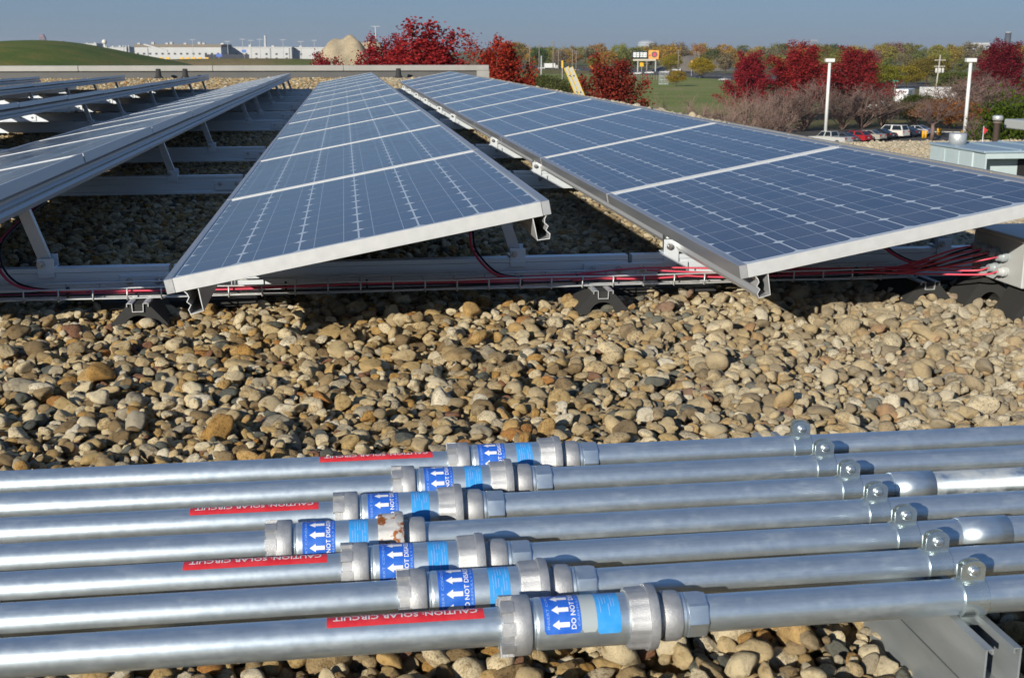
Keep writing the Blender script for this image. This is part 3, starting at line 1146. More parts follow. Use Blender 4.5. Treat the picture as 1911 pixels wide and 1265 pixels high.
# ------------------------------------------------------------------ conduits in the foreground
PZ, PR = .150, .0221
PY = [1.821, 1.721, 1.622, 1.527, 1.437, 1.347, 1.257]
PX = [.147, .054, -.033, -.122, -.022, .046, .160]
ROLL = [8, -6, -22, 12, 2, -2, -30]
POS = ["farthest", "second from the far side", "third from the far side", "middle", "third from the near side", "second from the near side", "nearest"]


def text2d(body, height, width=None, bold=0.0):
    """flat lettering as a triangulated mesh: list of 2-D vertices and faces, cap height = height"""
    cu = bpy.data.curves.new("lettering", 'FONT')
    cu.body = body
    cu.size = 1.0
    cu.resolution_u = 2
    cu.offset = bold
    ob = bpy.data.objects.new("lettering", cu)
    COL.objects.link(ob)
    dg = bpy.context.evaluated_depsgraph_get()
    me = bpy.data.meshes.new_from_object(ob.evaluated_get(dg))
    COL.objects.unlink(ob)
    bpy.data.objects.remove(ob)
    V = np.array([v.co[:2] for v in me.vertices])
    x0, x1, y0, y1 = V[:, 0].min(), V[:, 0].max(), V[:, 1].min(), V[:, 1].max()
    bm = bmesh.new()
    bm.from_mesh(me)
    bpy.data.meshes.remove(me)
    s = height / .70
    w = (x1 - x0) * s
    sx = s * (width / w if width else 1.0)
    for v in bm.verts:
        v.co.x = (v.co.x - (x0 + x1) / 2) * sx
        v.co.y = (v.co.y - .35) * s
    return bm


def slice_bm(bm, axis, step):
    co = [v.co[axis] for v in bm.verts]
    lo, hi = min(co), max(co)
    t = lo + step
    while t < hi:
        pc, pn = [0, 0, 0], [0, 0, 0]
        pc[axis], pn[axis] = t, 1
        bmesh.ops.bisect_plane(bm, geom=bm.verts[:] + bm.edges[:] + bm.faces[:], plane_co=pc, plane_no=pn)
        t += step


def wrap_text(mb, body, height, R, xc, th, mi, mode, width=None, bold=0.0):
    """put lettering on a tube round the x axis. mode 'along': upside down along the tube; 'round': reading up round the tube"""
    bm = text2d(body, height, width, bold)
    slice_bm(bm, 1 if mode == 'along' else 0, .0035)
    bm.verts.ensure_lookup_table()
    vs = []
    for v in bm.verts:
        u, w = v.co.x, v.co.y
        if mode == 'along':                        # letters' tops face the viewer's side, text runs right to left
            x, a = xc - u, th + w / R
        else:
            x, a = xc - w, th - u / R
        vs.append((x, -R * math.sin(a), R * math.cos(a)))
    bm.verts.index_update()
    mb.add(vs, [tuple(v.index for v in f.verts) for f in bm.faces], mi)
    bm.free()


def band(mb, x0, x1, R, a0, a1, mi, n=20, round_=True):
    """sticker patch on the tube; angle 0 = top, positive towards the viewer"""
    v, f = [], []
    for k in range(n + 1):
        a = a0 + (a1 - a0) * k / n
        ins = .0025 if round_ and k in (0, n) else 0
        v += [(x0 + ins, -R * math.sin(a), R * math.cos(a)), (x1 - ins, -R * math.sin(a), R * math.cos(a))]
    for k in range(n):
        f.append((2 * k, 2 * k + 2, 2 * k + 3, 2 * k + 1))
    mb.add(v, f, mi, True)


def arrow(mb, x0, x1, R, a, mi, w=.011):
    """arrow pointing towards -x, on the tube at angle a"""
    h = w / 2 / R
    xm = x0 + (x1 - x0) * .40
    def P(x, t):
        return (x, -R * math.sin(a + t), R * math.cos(a + t))
    mb.add([P(x0, 0), P(xm, h), P(xm, -h), P(xm, h * .5), P(x1, h * .5), P(x1, -h * .5), P(xm, -h * .5), P(xm, 0), P(x1, 0)],
           [(0, 1, 7), (0, 7, 2), (3, 4, 8, 7), (7, 8, 5, 6)], mi)


def pipe_len(x0, x1, r, n=40):
    return MB().lathe([(x0, r - .002), (x0, r), (x1, r), (x1, r - .002)], n, 'x')


for i in range(7):
    y, xn = PY[i], PX[i]
    run = thing('conduit_run', "galvanised conduit with a blue-labelled expansion fitting, %s of the seven" % POS[i], "conduit", (xn, y, PZ), 0, "parallel conduits in the foreground")
    T = Matrix.Translation
    lx = lambda mb, nm, m, par: inst(nm, mb.mesh(nm, m), par)
    p1 = lx(pipe_len(-1.6 - xn, .03, PR), 'pipe', M['pipe'], run)
    sharp(p1, 50)
    bush = i != 3
    p2 = lx(pipe_len(.20, (.84 if i == 2 else 2.2) - xn, PR), 'pipe', M['pipe'], run)
    if i == 2:
        p3 = lx(pipe_len(.841 - xn, 2.2 - xn, PR), 'pipe', M['chalk'], run)
    sharp(p2, 50)
    # fitting: sleeve with its nuts, hub, bushing and labels
    S = MB().lathe([(.028, .026), (.028, .0292)] + [(.029 + .0012 * k, .0300 if k % 2 else .0292) for k in range(10)] + [(.042, .0303), (.152, .0303), (.152, .028)], 48, 'x')
    fit = lx(S, 'expansion_fitting', M['sleeve'], run)
    sharp(fit, 50)
    nut = MB().lathe([(.012, .0225), (.012, .0335), (.014, .0348), (.031, .0348), (.033, .0335), (.033, .027)], 48, 'x')
    for k in range(8):
        a = k * math.pi / 4 + .3 * i
        nut.sector(-.002, .0135, .0225, .0352, a, a + .42, 4)
    nut.lathe([(.0, .0222), (.0, .0305), (.0125, .0305)], 40, 'x', capped=False)
    o = lx(nut, 'lock_nut', M['cast'], fit)
    sharp(o, 40)
    hexf = lambda a: 1.0 - .045 * (abs(((a + .2 * i) % (math.pi / 3)) - math.pi / 6) < math.pi / 6 * .62)
    g = MB().lathe([(.148, .0275), (.148, .0352), (.151, .0362), (.170, .0366), (.171, .0372)], 72, 'x', rf=hexf, capped=False)
    g.lathe([(.171, .0350), (.1712, .0386), (.177, .0390), (.182, .0378), (.184, .030)], 56, 'x', capped=False)
    o = lx(g, 'gland_nut', M['rust'] if i == 3 else M['cast'], fit)
    sharp(o, 35)
    h = MB().lathe([(.184, .0262), (.190, .0262), (.190, .0285), (.193, .0297), (.208, .0297), (.2115, .0282), (.2115, .0228)], 48, 'x')
    o = lx(h, 'hub', M['cast'], fit)
    sharp(o, 50)
    if bush:
        b_ = MB().lathe([(.2118, .0225), (.2118, .0258), (.2165, .0262), (.2168, .0250), (.219, .0250)], 40, 'x')
        b_.lathe([(.219, .0250), (.2195, .0272), (.240, .0272), (.243, .0262), (.243, .0224)], 8, 'x', smooth=False, rf=lambda a: 1.02)
        o = lx(b_, 'bushing', M['sleeve'], fit)
        sharp(o, 30)
    # blue instruction label
    roll = math.radians(ROLL[i])
    RS = .0305
    lb = MB()
    a0, a1 = roll - math.radians(62), roll + math.radians(118)
    band(lb, .047, .0905, RS, a0, a1, 0)
    RT = RS + .0002
    for k in range(5):
        aa = a1 - math.radians(20 + 33 * k)
        arrow(lb, .0565, .0765, RT, aa, 1)
    wrap_text(lb, "INSERT CONDUIT INTO", .0030, RT, .0520, (a0 + a1) / 2, 2, 'round', .084)
    wrap_text(lb, "DO NOT DISASSEMBLE", .0056, RT, .0812, (a0 + a1) / 2, 1, 'round', .086, .012)
    wrap_text(lb, "CAREFULLY FOLLOW", .0026, RT, .0876, (a0 + a1) / 2, 2, 'round', .080)
    lx(lb, 'instruction_label', [M['label_blue'], M['print_white'], M['print_pale']], fit)
    cl = MB()
    if i == 6:
        band(cl, .0906, .109, RS - .0001, a0, a1, 2)
        band(cl, .1092, .137, RS, roll + math.radians(8), a1 + .1, 0)
        band(cl, .1092, .137, RS, roll - .9, roll + math.radians(7), 1)
    else:
        band(cl, .109, .1345, RS, roll - math.radians(50), roll + math.radians(84 if i == 3 else 122), 0)
    for k in range(6):                                             # rows of fine print, too small to read
        for j in range(3):
            st = roll - .5 + j * .55 + .13 * ((k * 7 + j * 3) % 4)
            band(cl, .1135 + k * .0033, .1143 + k * .0033, RT, st, st + .28 + .1 * ((k + j) % 3), 3, 6, False)
    lx(cl, 'maker_label', [M['label_cyan'], M['label_green'], M['label_clear'], M['print_pale']], fit)
    # red caution sticker on every other conduit
    if i in (0, 2, 4, 6):
        xa = [-.0576, 0, -.2347, 0, -.2203, 0, -.0392][i] - xn
        ca = MB()
        R1 = PR + .00025
        band(ca, xa, xa + .179, R1, math.radians(-26), math.radians(36), 0, 12, False)
        wrap_text(ca, "CAUTION: SOLAR CIRCUIT", .0088, R1 + .0002, xa + .0895, math.radians(2), 1, 'along', .165, .01)
        lx(ca, 'caution_sticker', [M['label_red'], M['print_white']], run)
    if i == 2:
        o = lx(pipe_len(.8073 - xn, .8725 - xn, PR + .0022), 'coupling', M['sleeve'], run)
    if i == 4:
        o = lx(pipe_len(.8187 - xn, .890 - xn, PR + .0020), 'coupling', M['sleeve'], run)
    # strut clamp holding the conduit
    CXc = .7395
    ck = thing('strut_clamp', "shiny two-piece clamp with a bolt on the %s conduit" % POS[i].replace("middle", "middle (fourth)"), "pipe clamp", (CXc, y, PZ), 0, "clamps on the strut")
    for sgn, nm in ((-1, 'clamp_half'), (1, 'clamp_half')):
        c = MB()
        R0 = PR + .0002
        pts = [(sgn * .006, -.0235), (sgn * .012, -.0195)]
        a_s = np.linspace(math.radians(150), math.radians(14), 16)
        pts = [(sgn * .009, -.034), (sgn * .0105, -.022)] + [(sgn * (R0 + .001) * math.sin(a), (R0 + .001) * math.cos(a)) for a in a_s] + [(sgn * .0052, .026), (sgn * .0052, .0405)]
        wv = [(p[0], p[1]) for p in pts]
        c.wall(wv, .002, -.0155, .0155, 'x')
        # rounded ear
        c2 = MB()
        o = lx(c, nm, M['clamp'], ck)
        ear = MB().prism([(.0150 * math.cos(a), .0400 + .0085 * math.sin(a)) for a in np.linspace(0, math.pi, 9)], sgn * .0042, sgn * .0062, 'y')
        inst('ear', ear.mesh('ear', M['clamp']), o)
    bl = MB().lathe([(-.0118, .0), (-.0116, .0035), (-.0108, .0055), (-.0092, .0064), (-.0074, .0066), (-.0064, .0066)], 20, 'y', c=(0, 0, .0355))
    bl.lathe([(-.0062, .0034), (.0150, .0034)], 10, 'y', c=(0, 0, .0355))
    bl.lathe([(.0064, .0062), (.0064, .0064), (.0112, .0064), (.0112, .006)], 6, 'y', c=(0, 0, .0355), smooth=False)
    o = lx(bl, 'bolt', M['zinc'], ck)
    sharp(o, 40)

# strut channel below the clamps: two channels back to back
st = thing('strut_channel', "double galvanised strut channel lying across under the conduits", "strut", (.735, 1.5, 0))
SX0, SX1, SY0, SY1 = .7135, .7585, 1.165, 1.98
M['strut'] = worn("weathered_strut", (.30, .335, .35), (.42, .45, .46), 18, (.42, .62), .55, vecscale=(1, .25, 1))
for z0, z1, up in ((.064, .1275, True), (-.015, .0625, False)):
    zz = (lambda t: z0 + t * (z1 - z0)) if up else (lambda t: z1 - t * (z1 - z0))
    path = [(SX0 + .009, zz(.90)), (SX0 + .009, zz(.995)), (SX0 + .0013, zz(.995)), (SX0 + .0013, zz(.02)), (SX1 - .0013, zz(.02)), (SX1 - .0013, zz(.995)), (SX1 - .009, zz(.995)), (SX1 - .009, zz(.90))]
    MB().wall(path, .0026, SY0, SY1, 'y').build('channel', M['strut'], st)

# ------------------------------------------------------------------ roof machinery on the lower wing, ladder, vents
M['hvac'] = worn("faded_hvac_paint", (.40, .50, .52), (.47, .56, .57), 3.0, (.45, .6))
M['hvac_top'] = worn("hvac_top_metal", (.30, .42, .50), (.38, .48, .55), 2.0, (.35, .5), .2)
M['dark'] = mat("dark_opening", (.012, .012, .014), .7)
hv = thing('air_handler', "pale blue-grey rooftop air handler with round vent, right edge", "air handler", (12.5, 21.5, LWZ))
HX0, HX1, HX2, HY0, HY1, HZ1 = 11.44, 13.1, 14.6, 20.75, 22.4, -1.0
MB().bbox(HX0, HX1, HY0, HY1, LWZ, HZ1, .015).build('cabinet', M['hvac'], hv)
MB().bbox(HX0 - .03, HX2 + .03, HY0 - .45, HY1 + .03, HZ1 + .001, HZ1 + .045, .01).build('roof_panel', M['hvac_top'], hv)
for k in range(3):
    MB().box(12.1 + .75 * k, 12.13 + .75 * k, HY0 - .44, HY1, HZ1 + .046, HZ1 + .07).build('standing_seam', M['hvac_top'], hv)
MB().prism([(HY0 - .42, HZ1), (HY0 - .003, HZ1), (HY0 - .003, LWZ + .02), (HY0 - .12, LWZ + .02), (HY0 - .42, HZ1 - .30)], HX0 + .02, HX0 + .05, 'x').build('hood_side', M['hvac'], hv)
MB().prism([(HY0 - .42, HZ1), (HY0 - .003, HZ1), (HY0 - .003, HZ1 - .1), (HY0 - .42, HZ1 - .1)], HX0 + .051, HX2, 'x').build('hood_top', M['hvac'], hv)
MB().box(HX0 + .9, HX2, HY0 - .02, HY0 - .004, LWZ + .03, HZ1 - .11).build('intake_opening', M['dark'], hv)
for k in range(5):
    MB().box(12.5 + k * .45, 12.54 + k * .45, HY0 - .06, HY0 - .03, LWZ + .02, HZ1 - .12).build('louvre_post', M['hvac'], hv)
for yy in (HY0 + .5, HY0 + 1.05):
    MB().box(HX0 - .012, HX0 - .0005, yy, yy + .03, LWZ + .05, HZ1 - .03).build('panel_seam', M['hvac'], hv)
MB().lathe([(HZ1 + .046, .165), (HZ1 + .235, .165), (HZ1 + .25, .150)], 28, 'z', c=(HX0 + .32, HY1 - .45, 0)).build('round_vent', M['galv'], hv)
vp = thing('vent_pipe', "brown vent pipe with silver cap behind the air handler", "vent pipe", (13.95, 24.4, LWZ))
MB().lathe([(LWZ, .07), (-.72, .07), (-.72, .09), (-.68, .09), (-.68, .065)], 20, 'z', c=(13.95, 24.4, 0)).build('pipe', paint('vent_brown', (.16, .12, .10), .6), vp)
MB().lathe([(-.66, .08), (-.65, .105), (-.57, .11), (-.55, .08)], 20, 'z', c=(13.95, 24.4, 0)).build('cap', M['galv'], vp)
fl = thing('marker_flag', "small red flag on a wire beside the vent pipe", "flag", (13.2, 23.6, LWZ))
MB().tube([(13.2, 23.6, LWZ), (13.2, 23.6, -.72)], .012, 6).build('wire', M['galv'], fl)
MB().prism([(13.2, -.90), (13.2, -.74), (13.29, -.81)], 23.59, 23.61, 'y').build('pennant', M['label_red'], fl)
hv2 = thing('roof_hood', "flat pale grey hood at the right edge behind the air handler", "roof hood", (15.4, 24.0, LWZ))
MB().bbox(14.45, 16.6, 23.2, 25.0, -.86, -.66, .02).build('cover', paint('hood_grey', (.40, .42, .41), .5), hv2)
MB().box(14.8, 16.4, 23.5, 24.7, LWZ, -.862).build('curb', paint('curb_grey', (.22, .22, .22), .7), hv2)
# lighter edge along the lower roof
tag(MB().box(10.2, 46, 32.31, 32.38, -2.2, LWZ - .02).build('wing_roof_edge', M['coping']), "metal edge of the lower gravel roof behind the air handler", "trim")

# small black vent pipes by the parapet
for x, w in ((-5.3, "left"), (-4.55, "middle"), (1.6, "right, behind the centre row")):
    v_ = thing('roof_drain_vent', "small black vent standing before the parapet, %s" % w, "vent", (x, 36.2, 0), 0, "black vents by the parapet")
    MB().lathe([(-.04, .17), (.03, .16), (.06, .11), (.12, .08), (.29, .07), (.30, .05)], 14, 'z', c=(x, 36.2, 0)).build('stub', M['rubber'], v_)

# ladder leaning over the roof edge
ld = thing('ladder', "yellow and grey ladder top rising over the right roof edge", "ladder", (ROOF_X + 4.9, 22.3, GZ))
M['ladder_grey'] = mat("ladder_aluminium", (.55, .54, .48), .5, .2)
M['ladder_yellow'] = mat("ladder_yellow", (.75, .52, .02), .5)
for dy, nm in ((0, 'rail'), (.42, 'rail')):
    b0, t0 = Vector((ROOF_X + 4.9, 22.15 + dy, GZ)), Vector((ROOF_X - .16, 22.15 + dy, .50))
    d = (t0 - b0)
    Mx = Matrix.Translation(b0) @ d.to_track_quat('Z', 'Y').to_matrix().to_4x4()
    MB().box(-.02, .02, -.034, .034, 0, d.length, M=Mx).build('rail', M['ladder_grey'], ld)
    MB().box(-.026, .026, -.046, -.0345, 0, d.length, M=Mx).box(-.026, .026, .0345, .046, 0, d.length, M=Mx).build('rail_flange', M['ladder_yellow'], ld)
for k in range(38):
    t = (k + .5) / 38
    p = Vector((ROOF_X + 4.9 - 5.06 * t, 22.13, GZ + (.50 - GZ) * t))
    MB().tube([p, p + Vector((0, .42, 0))], .016, 6).build('rung', M['ladder_grey'], ld)

# ------------------------------------------------------------------ foliage
def quads_mesh(name, C, size, r_, m, flat=.0):
    """leaf-sized quads at the points C"""
    n = len(C)
    a = r_.normal(size=(n, 3))
    a /= np.linalg.norm(a, axis=1)[:, None]
    b_ = r_.normal(size=(n, 3))
    b_ -= a * (a * b_).sum(1)[:, None]
    b_ /= np.linalg.norm(b_, axis=1)[:, None]
    s = (size * r_.uniform(.6, 1.3, n))[:, None]
    a, b_ = a * s * .5, b_ * s * .38
    V = np.stack([C - a, C + b_, C + a, C - b_], 1).reshape(-1, 3)
    me = bpy.data.meshes.new(name)
    me.vertices.add(4 * n)
    me.vertices.foreach_set("co", V.astype(np.float32).ravel())
    me.loops.add(4 * n)
    me.loops.foreach_set("vertex_index", np.arange(4 * n, dtype=np.int32))
    me.polygons.add(n)
    me.polygons.foreach_set("loop_start", np.arange(0, 4 * n, 4, dtype=np.int32))
    me.materials.append(m)
    me.update(calc_edges=True)
    me.validate()
    return me


def maple_meshes(seed, nleaf=26000, lsize=.0140, wood=True):
    """unit-height tree: ascending branches carrying leaves, spiky outline. crown width about .62"""
    r_ = np.random.default_rng(seed)
    mb = MB()
    mb.tube([(0, 0, 0), (.01, .005, .3), (0, .01, .62)], .022, 7, taper=.45)
    C = []
    nb = 46
    for k in range(nb):
        t = (k + .5) / nb
        z0 = .14 + .46 * t ** .9
        az = k * 2.39996 + r_.normal(0, .25)
        el = math.radians(28 + 48 * t + r_.normal(0, 7))
        ln = (.40 - .12 * t) * r_.uniform(.75, 1.12)
        if t > .8:
            ln *= 1.15
        pts = []
        p = np.array([0, 0, z0])
        for j in range(6):
            pts.append(p.copy())
            e2 = el + .07 * j
            p = p + np.array([math.cos(az) * math.cos(e2), math.sin(az) * math.cos(e2), math.sin(e2)]) * ln / 5 + r_.normal(0, .006, 3)
        pts = np.array(pts)
        if k % 2 == 0:
            mb.tube([tuple(q) for q in pts], .007, 4, taper=.25)
        nl = int(nleaf / nb)
        u = r_.uniform(.18, 1.0, nl) ** .75 * 5
        i0 = np.clip(u.astype(int), 0, 4)
        fr = (u - i0)[:, None]
        base = pts[i0] * (1 - fr) + pts[i0 + 1] * fr
        spread = (.042 * (1.2 - u / 5 * .85))[:, None]
        C.append(base + r_.normal(0, 1, (nl, 3)) * spread)
    C = np.concatenate(C)
    top = C[:, 2].max()
    C /= top
    return quads_mesh("crown", C, lsize, r_, M['leaf']), mb.mesh("trunk", [M['wood']])


def clump_meshes(seed, nclump=34, per=60, lsize=.055, wide=.42, trunk=.22):
    """unit-height rounded tree of leaf clumps with an uneven outline"""
    r_ = np.random.default_rng(seed)
    C = []
    for k in range(nclump):
        d = r_.normal(size=3)
        d /= np.linalg.norm(d)
        rad = r_.uniform(.45, 1.0) ** .6
        c = np.array([d[0] * wide * rad, d[1] * wide * rad, .58 + d[2] * .36 * rad])
        C.append(c + r_.normal(0, 1, (per, 3)) * np.array([.075, .075, .058]) * r_.uniform(.7, 1.25))
    C = np.concatenate(C)
    C[:, 2] = np.maximum(C[:, 2], .03)
    C /= C[:, 2].max()
    mb = MB()
    mb.tube([(0, 0, 0), (.006, 0, .25), (0, .01, .6)], .02, 6, taper=.4)
    for k in range(6):
        a = k * 1.05
        mb.tube([(0, 0, .3 + .04 * k), (math.cos(a) * .15, math.sin(a) * .15, .5 + .03 * k), (math.cos(a) * .26, math.sin(a) * .26, .66)], .008, 4, taper=.3)
    return quads_mesh("crown", C, lsize, r_, M['leaf']), mb.mesh("trunk", [M['wood']])


def bare_mesh(seed, stems=15, spread=.55, trunk=False):
    """unit-height leafless shrub or tree: forked twigs"""
    r_ = np.random.default_rng(seed)
    mb = MB()

    def grow(p, d, ln, rad, lev):
        q = p + d * ln * .5 + Vector(r_.normal(0, .012, 3))
        e = p + d * ln + Vector(r_.normal(0, .015, 3))
        mb.tube([p, q, e], rad, 3, cap=False, taper=.5, smooth=False)
        if lev == 0:
            return
        for k in range([0, 5, 5, 4][lev]):
            t = r_.uniform(.35, 1.0)
            b_ = p.lerp(q, t * 2) if t < .5 else q.lerp(e, t * 2 - 1)
            nd = (d + Vector(r_.normal(0, .42, 3)) + Vector((0, 0, .12))).normalized()
            grow(b_, nd, ln * r_.uniform(.42, .62), rad * .55, lev - 1)

    if trunk:
        mb.tube([(0, 0, 0), (.01, 0, .2), (0, 0, .34)], .026, 7, taper=.75)
    for k in range(stems):
        a = k * 2.4 + r_.normal(0, .3)
        el = r_.uniform(.25, 1.0)
        d = Vector((math.cos(a) * spread * el, math.sin(a) * spread * el, 1)).normalized()
        grow(Vector((0, 0, .3 if trunk else 0)), d, r_.uniform(.42, .58) * (.8 if trunk else 1), .0095, 3)
    me = mb.mesh("twigs", [M['twig']])
    zs = max(v.co.z for v in me.vertices)
    me.transform(Matrix.Scale(1 / zs, 4))
    return me


CW = {}


def tree(name, label, meshes, px, zc, top, wpx, col, unit_w, group=None, gz=GZ, rz=None, cat="tree"):
    c = ground_at(px, zc, gz)
    h = zat(top, zc) - gz
    if meshes[0].name not in CW:
        co = np.array([v.co[:2] for v in meshes[0].vertices])
        CW[meshes[0].name] = float(np.percentile(np.abs(co), 94)) * 2
    w = wpx * zc / FPX / CW[meshes[0].name]
    t = thing(name, label, cat, c, 0, group)
    rz = random.uniform(0, 6.28) if rz is None else rz
    names = ("crown", "trunk") if len(meshes) == 2 else ("branches",)
    for me, nm in zip(meshes, names):
        o = inst(nm, me, t, (0, 0, 0), (0, 0, rz), (w, w, h))
        o.color = (*col, 1)
    return t


MAP = [maple_meshes(11), maple_meshes(12), maple_meshes(13), maple_meshes(14)]
reds = [
    ("low red maple just above the parapet, left of the sand heap", 617, 112, 92, 112, (0.266, 0.030, 0.037)),
    ("crimson maple at the left of the big red group behind the parapet", 728, 104, 60, 130, (0.295, 0.028, 0.035)),
    ("tallest crimson maple, in the middle behind the parapet", 806, 98, 34, 200, (0.329, 0.030, 0.033)),
    ("orange-red maple at the parapet's right end", 932, 92, 58, 145, (0.328, 0.043, 0.026)),
    ("dark brick-red maple standing alone beside the ladder", 1137, 88, 92, 135, (0.227, 0.039, 0.027)),
    ("narrow crimson maple, left of the three red trees on the right", 1396, 195, 92, 76, (0.284, 0.028, 0.040)),
    ("bright red maple, middle of the three red trees on the right", 1490, 200, 74, 104, (0.329, 0.034, 0.035)),
    ("red maple behind the first lamp post, right of the three", 1592, 205, 83, 108, (0.272, 0.030, 0.035)),
    ("maroon maple at the far right below the dark stack", 1862, 215, 68, 84, (0.181, 0.020, 0.033)),
]
for k, (lab, px, zc, top, w, col) in enumerate(reds):
    tree('red_maple', lab, MAP[k % 4], px, zc, top, w, col, .72, "red maples", rz=k * 1.3)

BARE = [bare_mesh(31), bare_mesh(32, 17, .7), bare_mesh(33, 13, .5)]
BARET = [bare_mesh(34, 8, .75, True), bare_mesh(35, 9, .65, True)]
bl = [(1222, 96, 180, 105), (1270, 100, 168, 110), (1322, 104, 162, 125), (1376, 118, 156, 120), (1425, 130, 168, 110), (1452, 172, 158, 105),
      (1500, 176, 138, 125), (1572, 180, 176, 70), (1608, 182, 150, 125), (1648, 186, 180, 70), (1702, 192, 196, 60), (1790, 200, 138, 130), (1842, 205, 124, 110), (1822, 140, 205, 50)]
for k, (px, zc, top, w) in enumerate(bl):
    tree('bare_shrub', "leafless brown-red shrub beyond the right roof edge, %s from the left" % (ORD[k] if k < 12 else ["thirteenth", "fourteenth"][k - 12]), [BARE[k % 3]], px, zc, top, w, (1, 1, 1), .95, "leafless shrubs", cat="shrub")
t = tree('bare_tree', "small bare tree with a dark trunk in the parking lot", [BARET[0]], 1738, 158, 172, 92, (1, 1, 1), 1.0)
CL = [clump_meshes(s_, 40, 75, .05) for s_ in (41, 42, 43, 44, 45)]
CLN = clump_meshes(51, 90, 260, .020, .46)
CLM = [clump_meshes(52, 60, 170, .026, .44), clump_meshes(53, 60, 170, .026, .44)]
tree('green_tree', "large dark green leafy tree at the right edge above the air handler", CLN, 1893, 72, 132, 175, (.062, .095, .014), .95)
tree('orange_tree', "thin orange-leaved tree behind the bare tree in the lot", CLM[0], 1772, 182, 176, 110, (.30, .13, .045), .95)
for (lab, px, zc, top, w, col, v) in [
    ("yellow-green tree right of the three red maples", 1640, 330, 108, 74, (.20, .20, .025), 0),
    ("yellow bushy tree left of the utility pole", 1690, 380, 118, 60, (.28, .22, .03), 1),
    ("olive tree behind the utility pole with transformers", 1728, 420, 96, 70, (.21, .17, .04), 0),
    ("green tree right of the utility pole", 1790, 300, 128, 84, (.12, .15, .03), 1),
    ("bright green shrub behind the white parked car", 1676, 205, 180, 44, (.16, .19, .02), 0),
    ("dark green bush between the trailer and the bare tree", 1712, 190, 168, 66, (.06, .085, .016), 1),
    ("round golden-yellow tree beside the road", 1311, 520, 101, 42, (.36, .27, .02), 0),
    ("small golden tree in front of the chain fence", 1262, 400, 128, 34, (.33, .23, .03), 1),
    ("yellow tree left of the grey dirt heap", 1252, 640, 96, 34, (.30, .25, .03), 0),
    ("lime tree behind the billboard", 1110, 700, 104, 22, (.26, .26, .03), 1),
    ("green thicket below the lamp and left of the ladder", 1010, 210, 130, 90, (.085, .10, .03), 1),
    ("green bush left of the ladder top", 1040, 180, 136, 70, (.095, .105, .035), 0),
    ("olive thicket right of the orange-red maple", 985, 230, 132, 60, (.10, .11, .035), 0),
    ("orange-leaved shrub row in the lot's verge, left", 1700, 206, 228, 60, (.27, .15, .03), 0),
    ("orange-leaved shrub row in the lot's verge, middle", 1752, 208, 228, 60, (.30, .15, .03), 1),
    ("orange-leaved shrub row in the lot's verge, right", 1806, 206, 226, 60, (.26, .14, .03), 0),
    ("low orange-red shrubs at the foot of the green hill", 205, 330, 116, 46, (.30, .07, .035), 0),
    ("brown shrub right of the orange shrubs by the hill", 238, 340, 119, 26, (.28, .08, .04), 1),
]:
    tree('leafy_tree' if 'tree' in lab else 'leafy_shrub', lab, CLM[v], px, zc, top, w, col, .95, cat="tree" if 'tree' in lab else "shrub")

# belt of trees far beyond the road, sorted by colour
PAL = {"olive green": (.17, .175, .055), "dark green": (.095, .125, .05), "golden": (.36, .26, .06), "orange-brown": (.34, .20, .08), "bare grey-brown": (.25, .19, .125), "yellow-green": (.26, .25, .06)}
keys = list(PAL)
rb = random.Random(5)
nb_ = 0
for zc, n, hlo, hhi, x0, x1 in ((1250, 24, 16, 21, 930, 1960), (1000, 26, 15, 20, 940, 1960), (820, 26, 12, 17, 960, 1960), (640, 18, 8, 12.5, 1300, 1960), (900, 9, 10, 14, 960, 1180)):
    for k in range(n):
        px = x0 + (x1 - x0) * (k + rb.uniform(.1, .9)) / n
        z_ = zc * rb.uniform(.93, 1.07)
        h = rb.uniform(hlo, hhi)
        kk = rb.choices(keys, [5, 3, 4, 2.5, 3.5, 3])[0]
        c = [v * rb.uniform(.85, 1.15) for v in PAL[kk]]
        g = ground_at(px, z_)
        t = thing('distant_tree', "%s tree in the belt beyond the road" % kk, "tree", g, 0, "%s trees of the far belt" % kk)
        w = h * rb.uniform(.95, 1.35)
        me = CL[rb.randrange(5)]
        for m_, nm in zip(me, ("crown", "trunk")):
            o = inst(nm, m_, t, (0, 0, 0), (0, 0, rb.uniform(0, 6.28)), (w, w, h))
            o.color = (*c, 1)
for k in range(16):
    px = 215 + 400 * (k + rb.uniform(.1, .9)) / 16
    z_ = rb.uniform(1750, 2100)
    g = ground_at(px, z_)
    h = rb.uniform(12, 19)
    t = thing('distant_tree', "brownish autumn tree behind the white buildings on the left horizon", "tree", g, 0, "trees behind the white buildings")
    for m_, nm in zip(CL[rb.randrange(5)], ("crown", "trunk")):
        o = inst(nm, m_, t, (0, 0, 0), (0, 0, rb.uniform(0, 6.28)), (h * 1.4, h * 1.4, h))
        o.color = (*[v * rb.uniform(.8, 1.1) for v in PAL[rb.choice(["golden", "bare grey-brown", "olive green"])]], 1)
# the wood behind that reads as one mass
Cw = []
r_ = np.random.default_rng(77)
for k in range(420):
    px = r_.uniform(-80, 2000)
    z_ = r_.uniform(1700, 2600)
    g = ground_at(px, z_)
    h = r_.uniform(12, 19)
    c = np.array([g.x, g.y, GZ + h * .55])
    Cw.append(c + r_.normal(0, 1, (46, 3)) * np.array([h * .36, h * .36, h * .19]))
o = bpy.data.objects.new('far_wood', quads_mesh("far_wood", np.concatenate(Cw), 2.6, r_, M['leaf']))
COL.objects.link(o)
o.color = (.17, .155, .075, 1)
tag(o, None, kind='stuff')

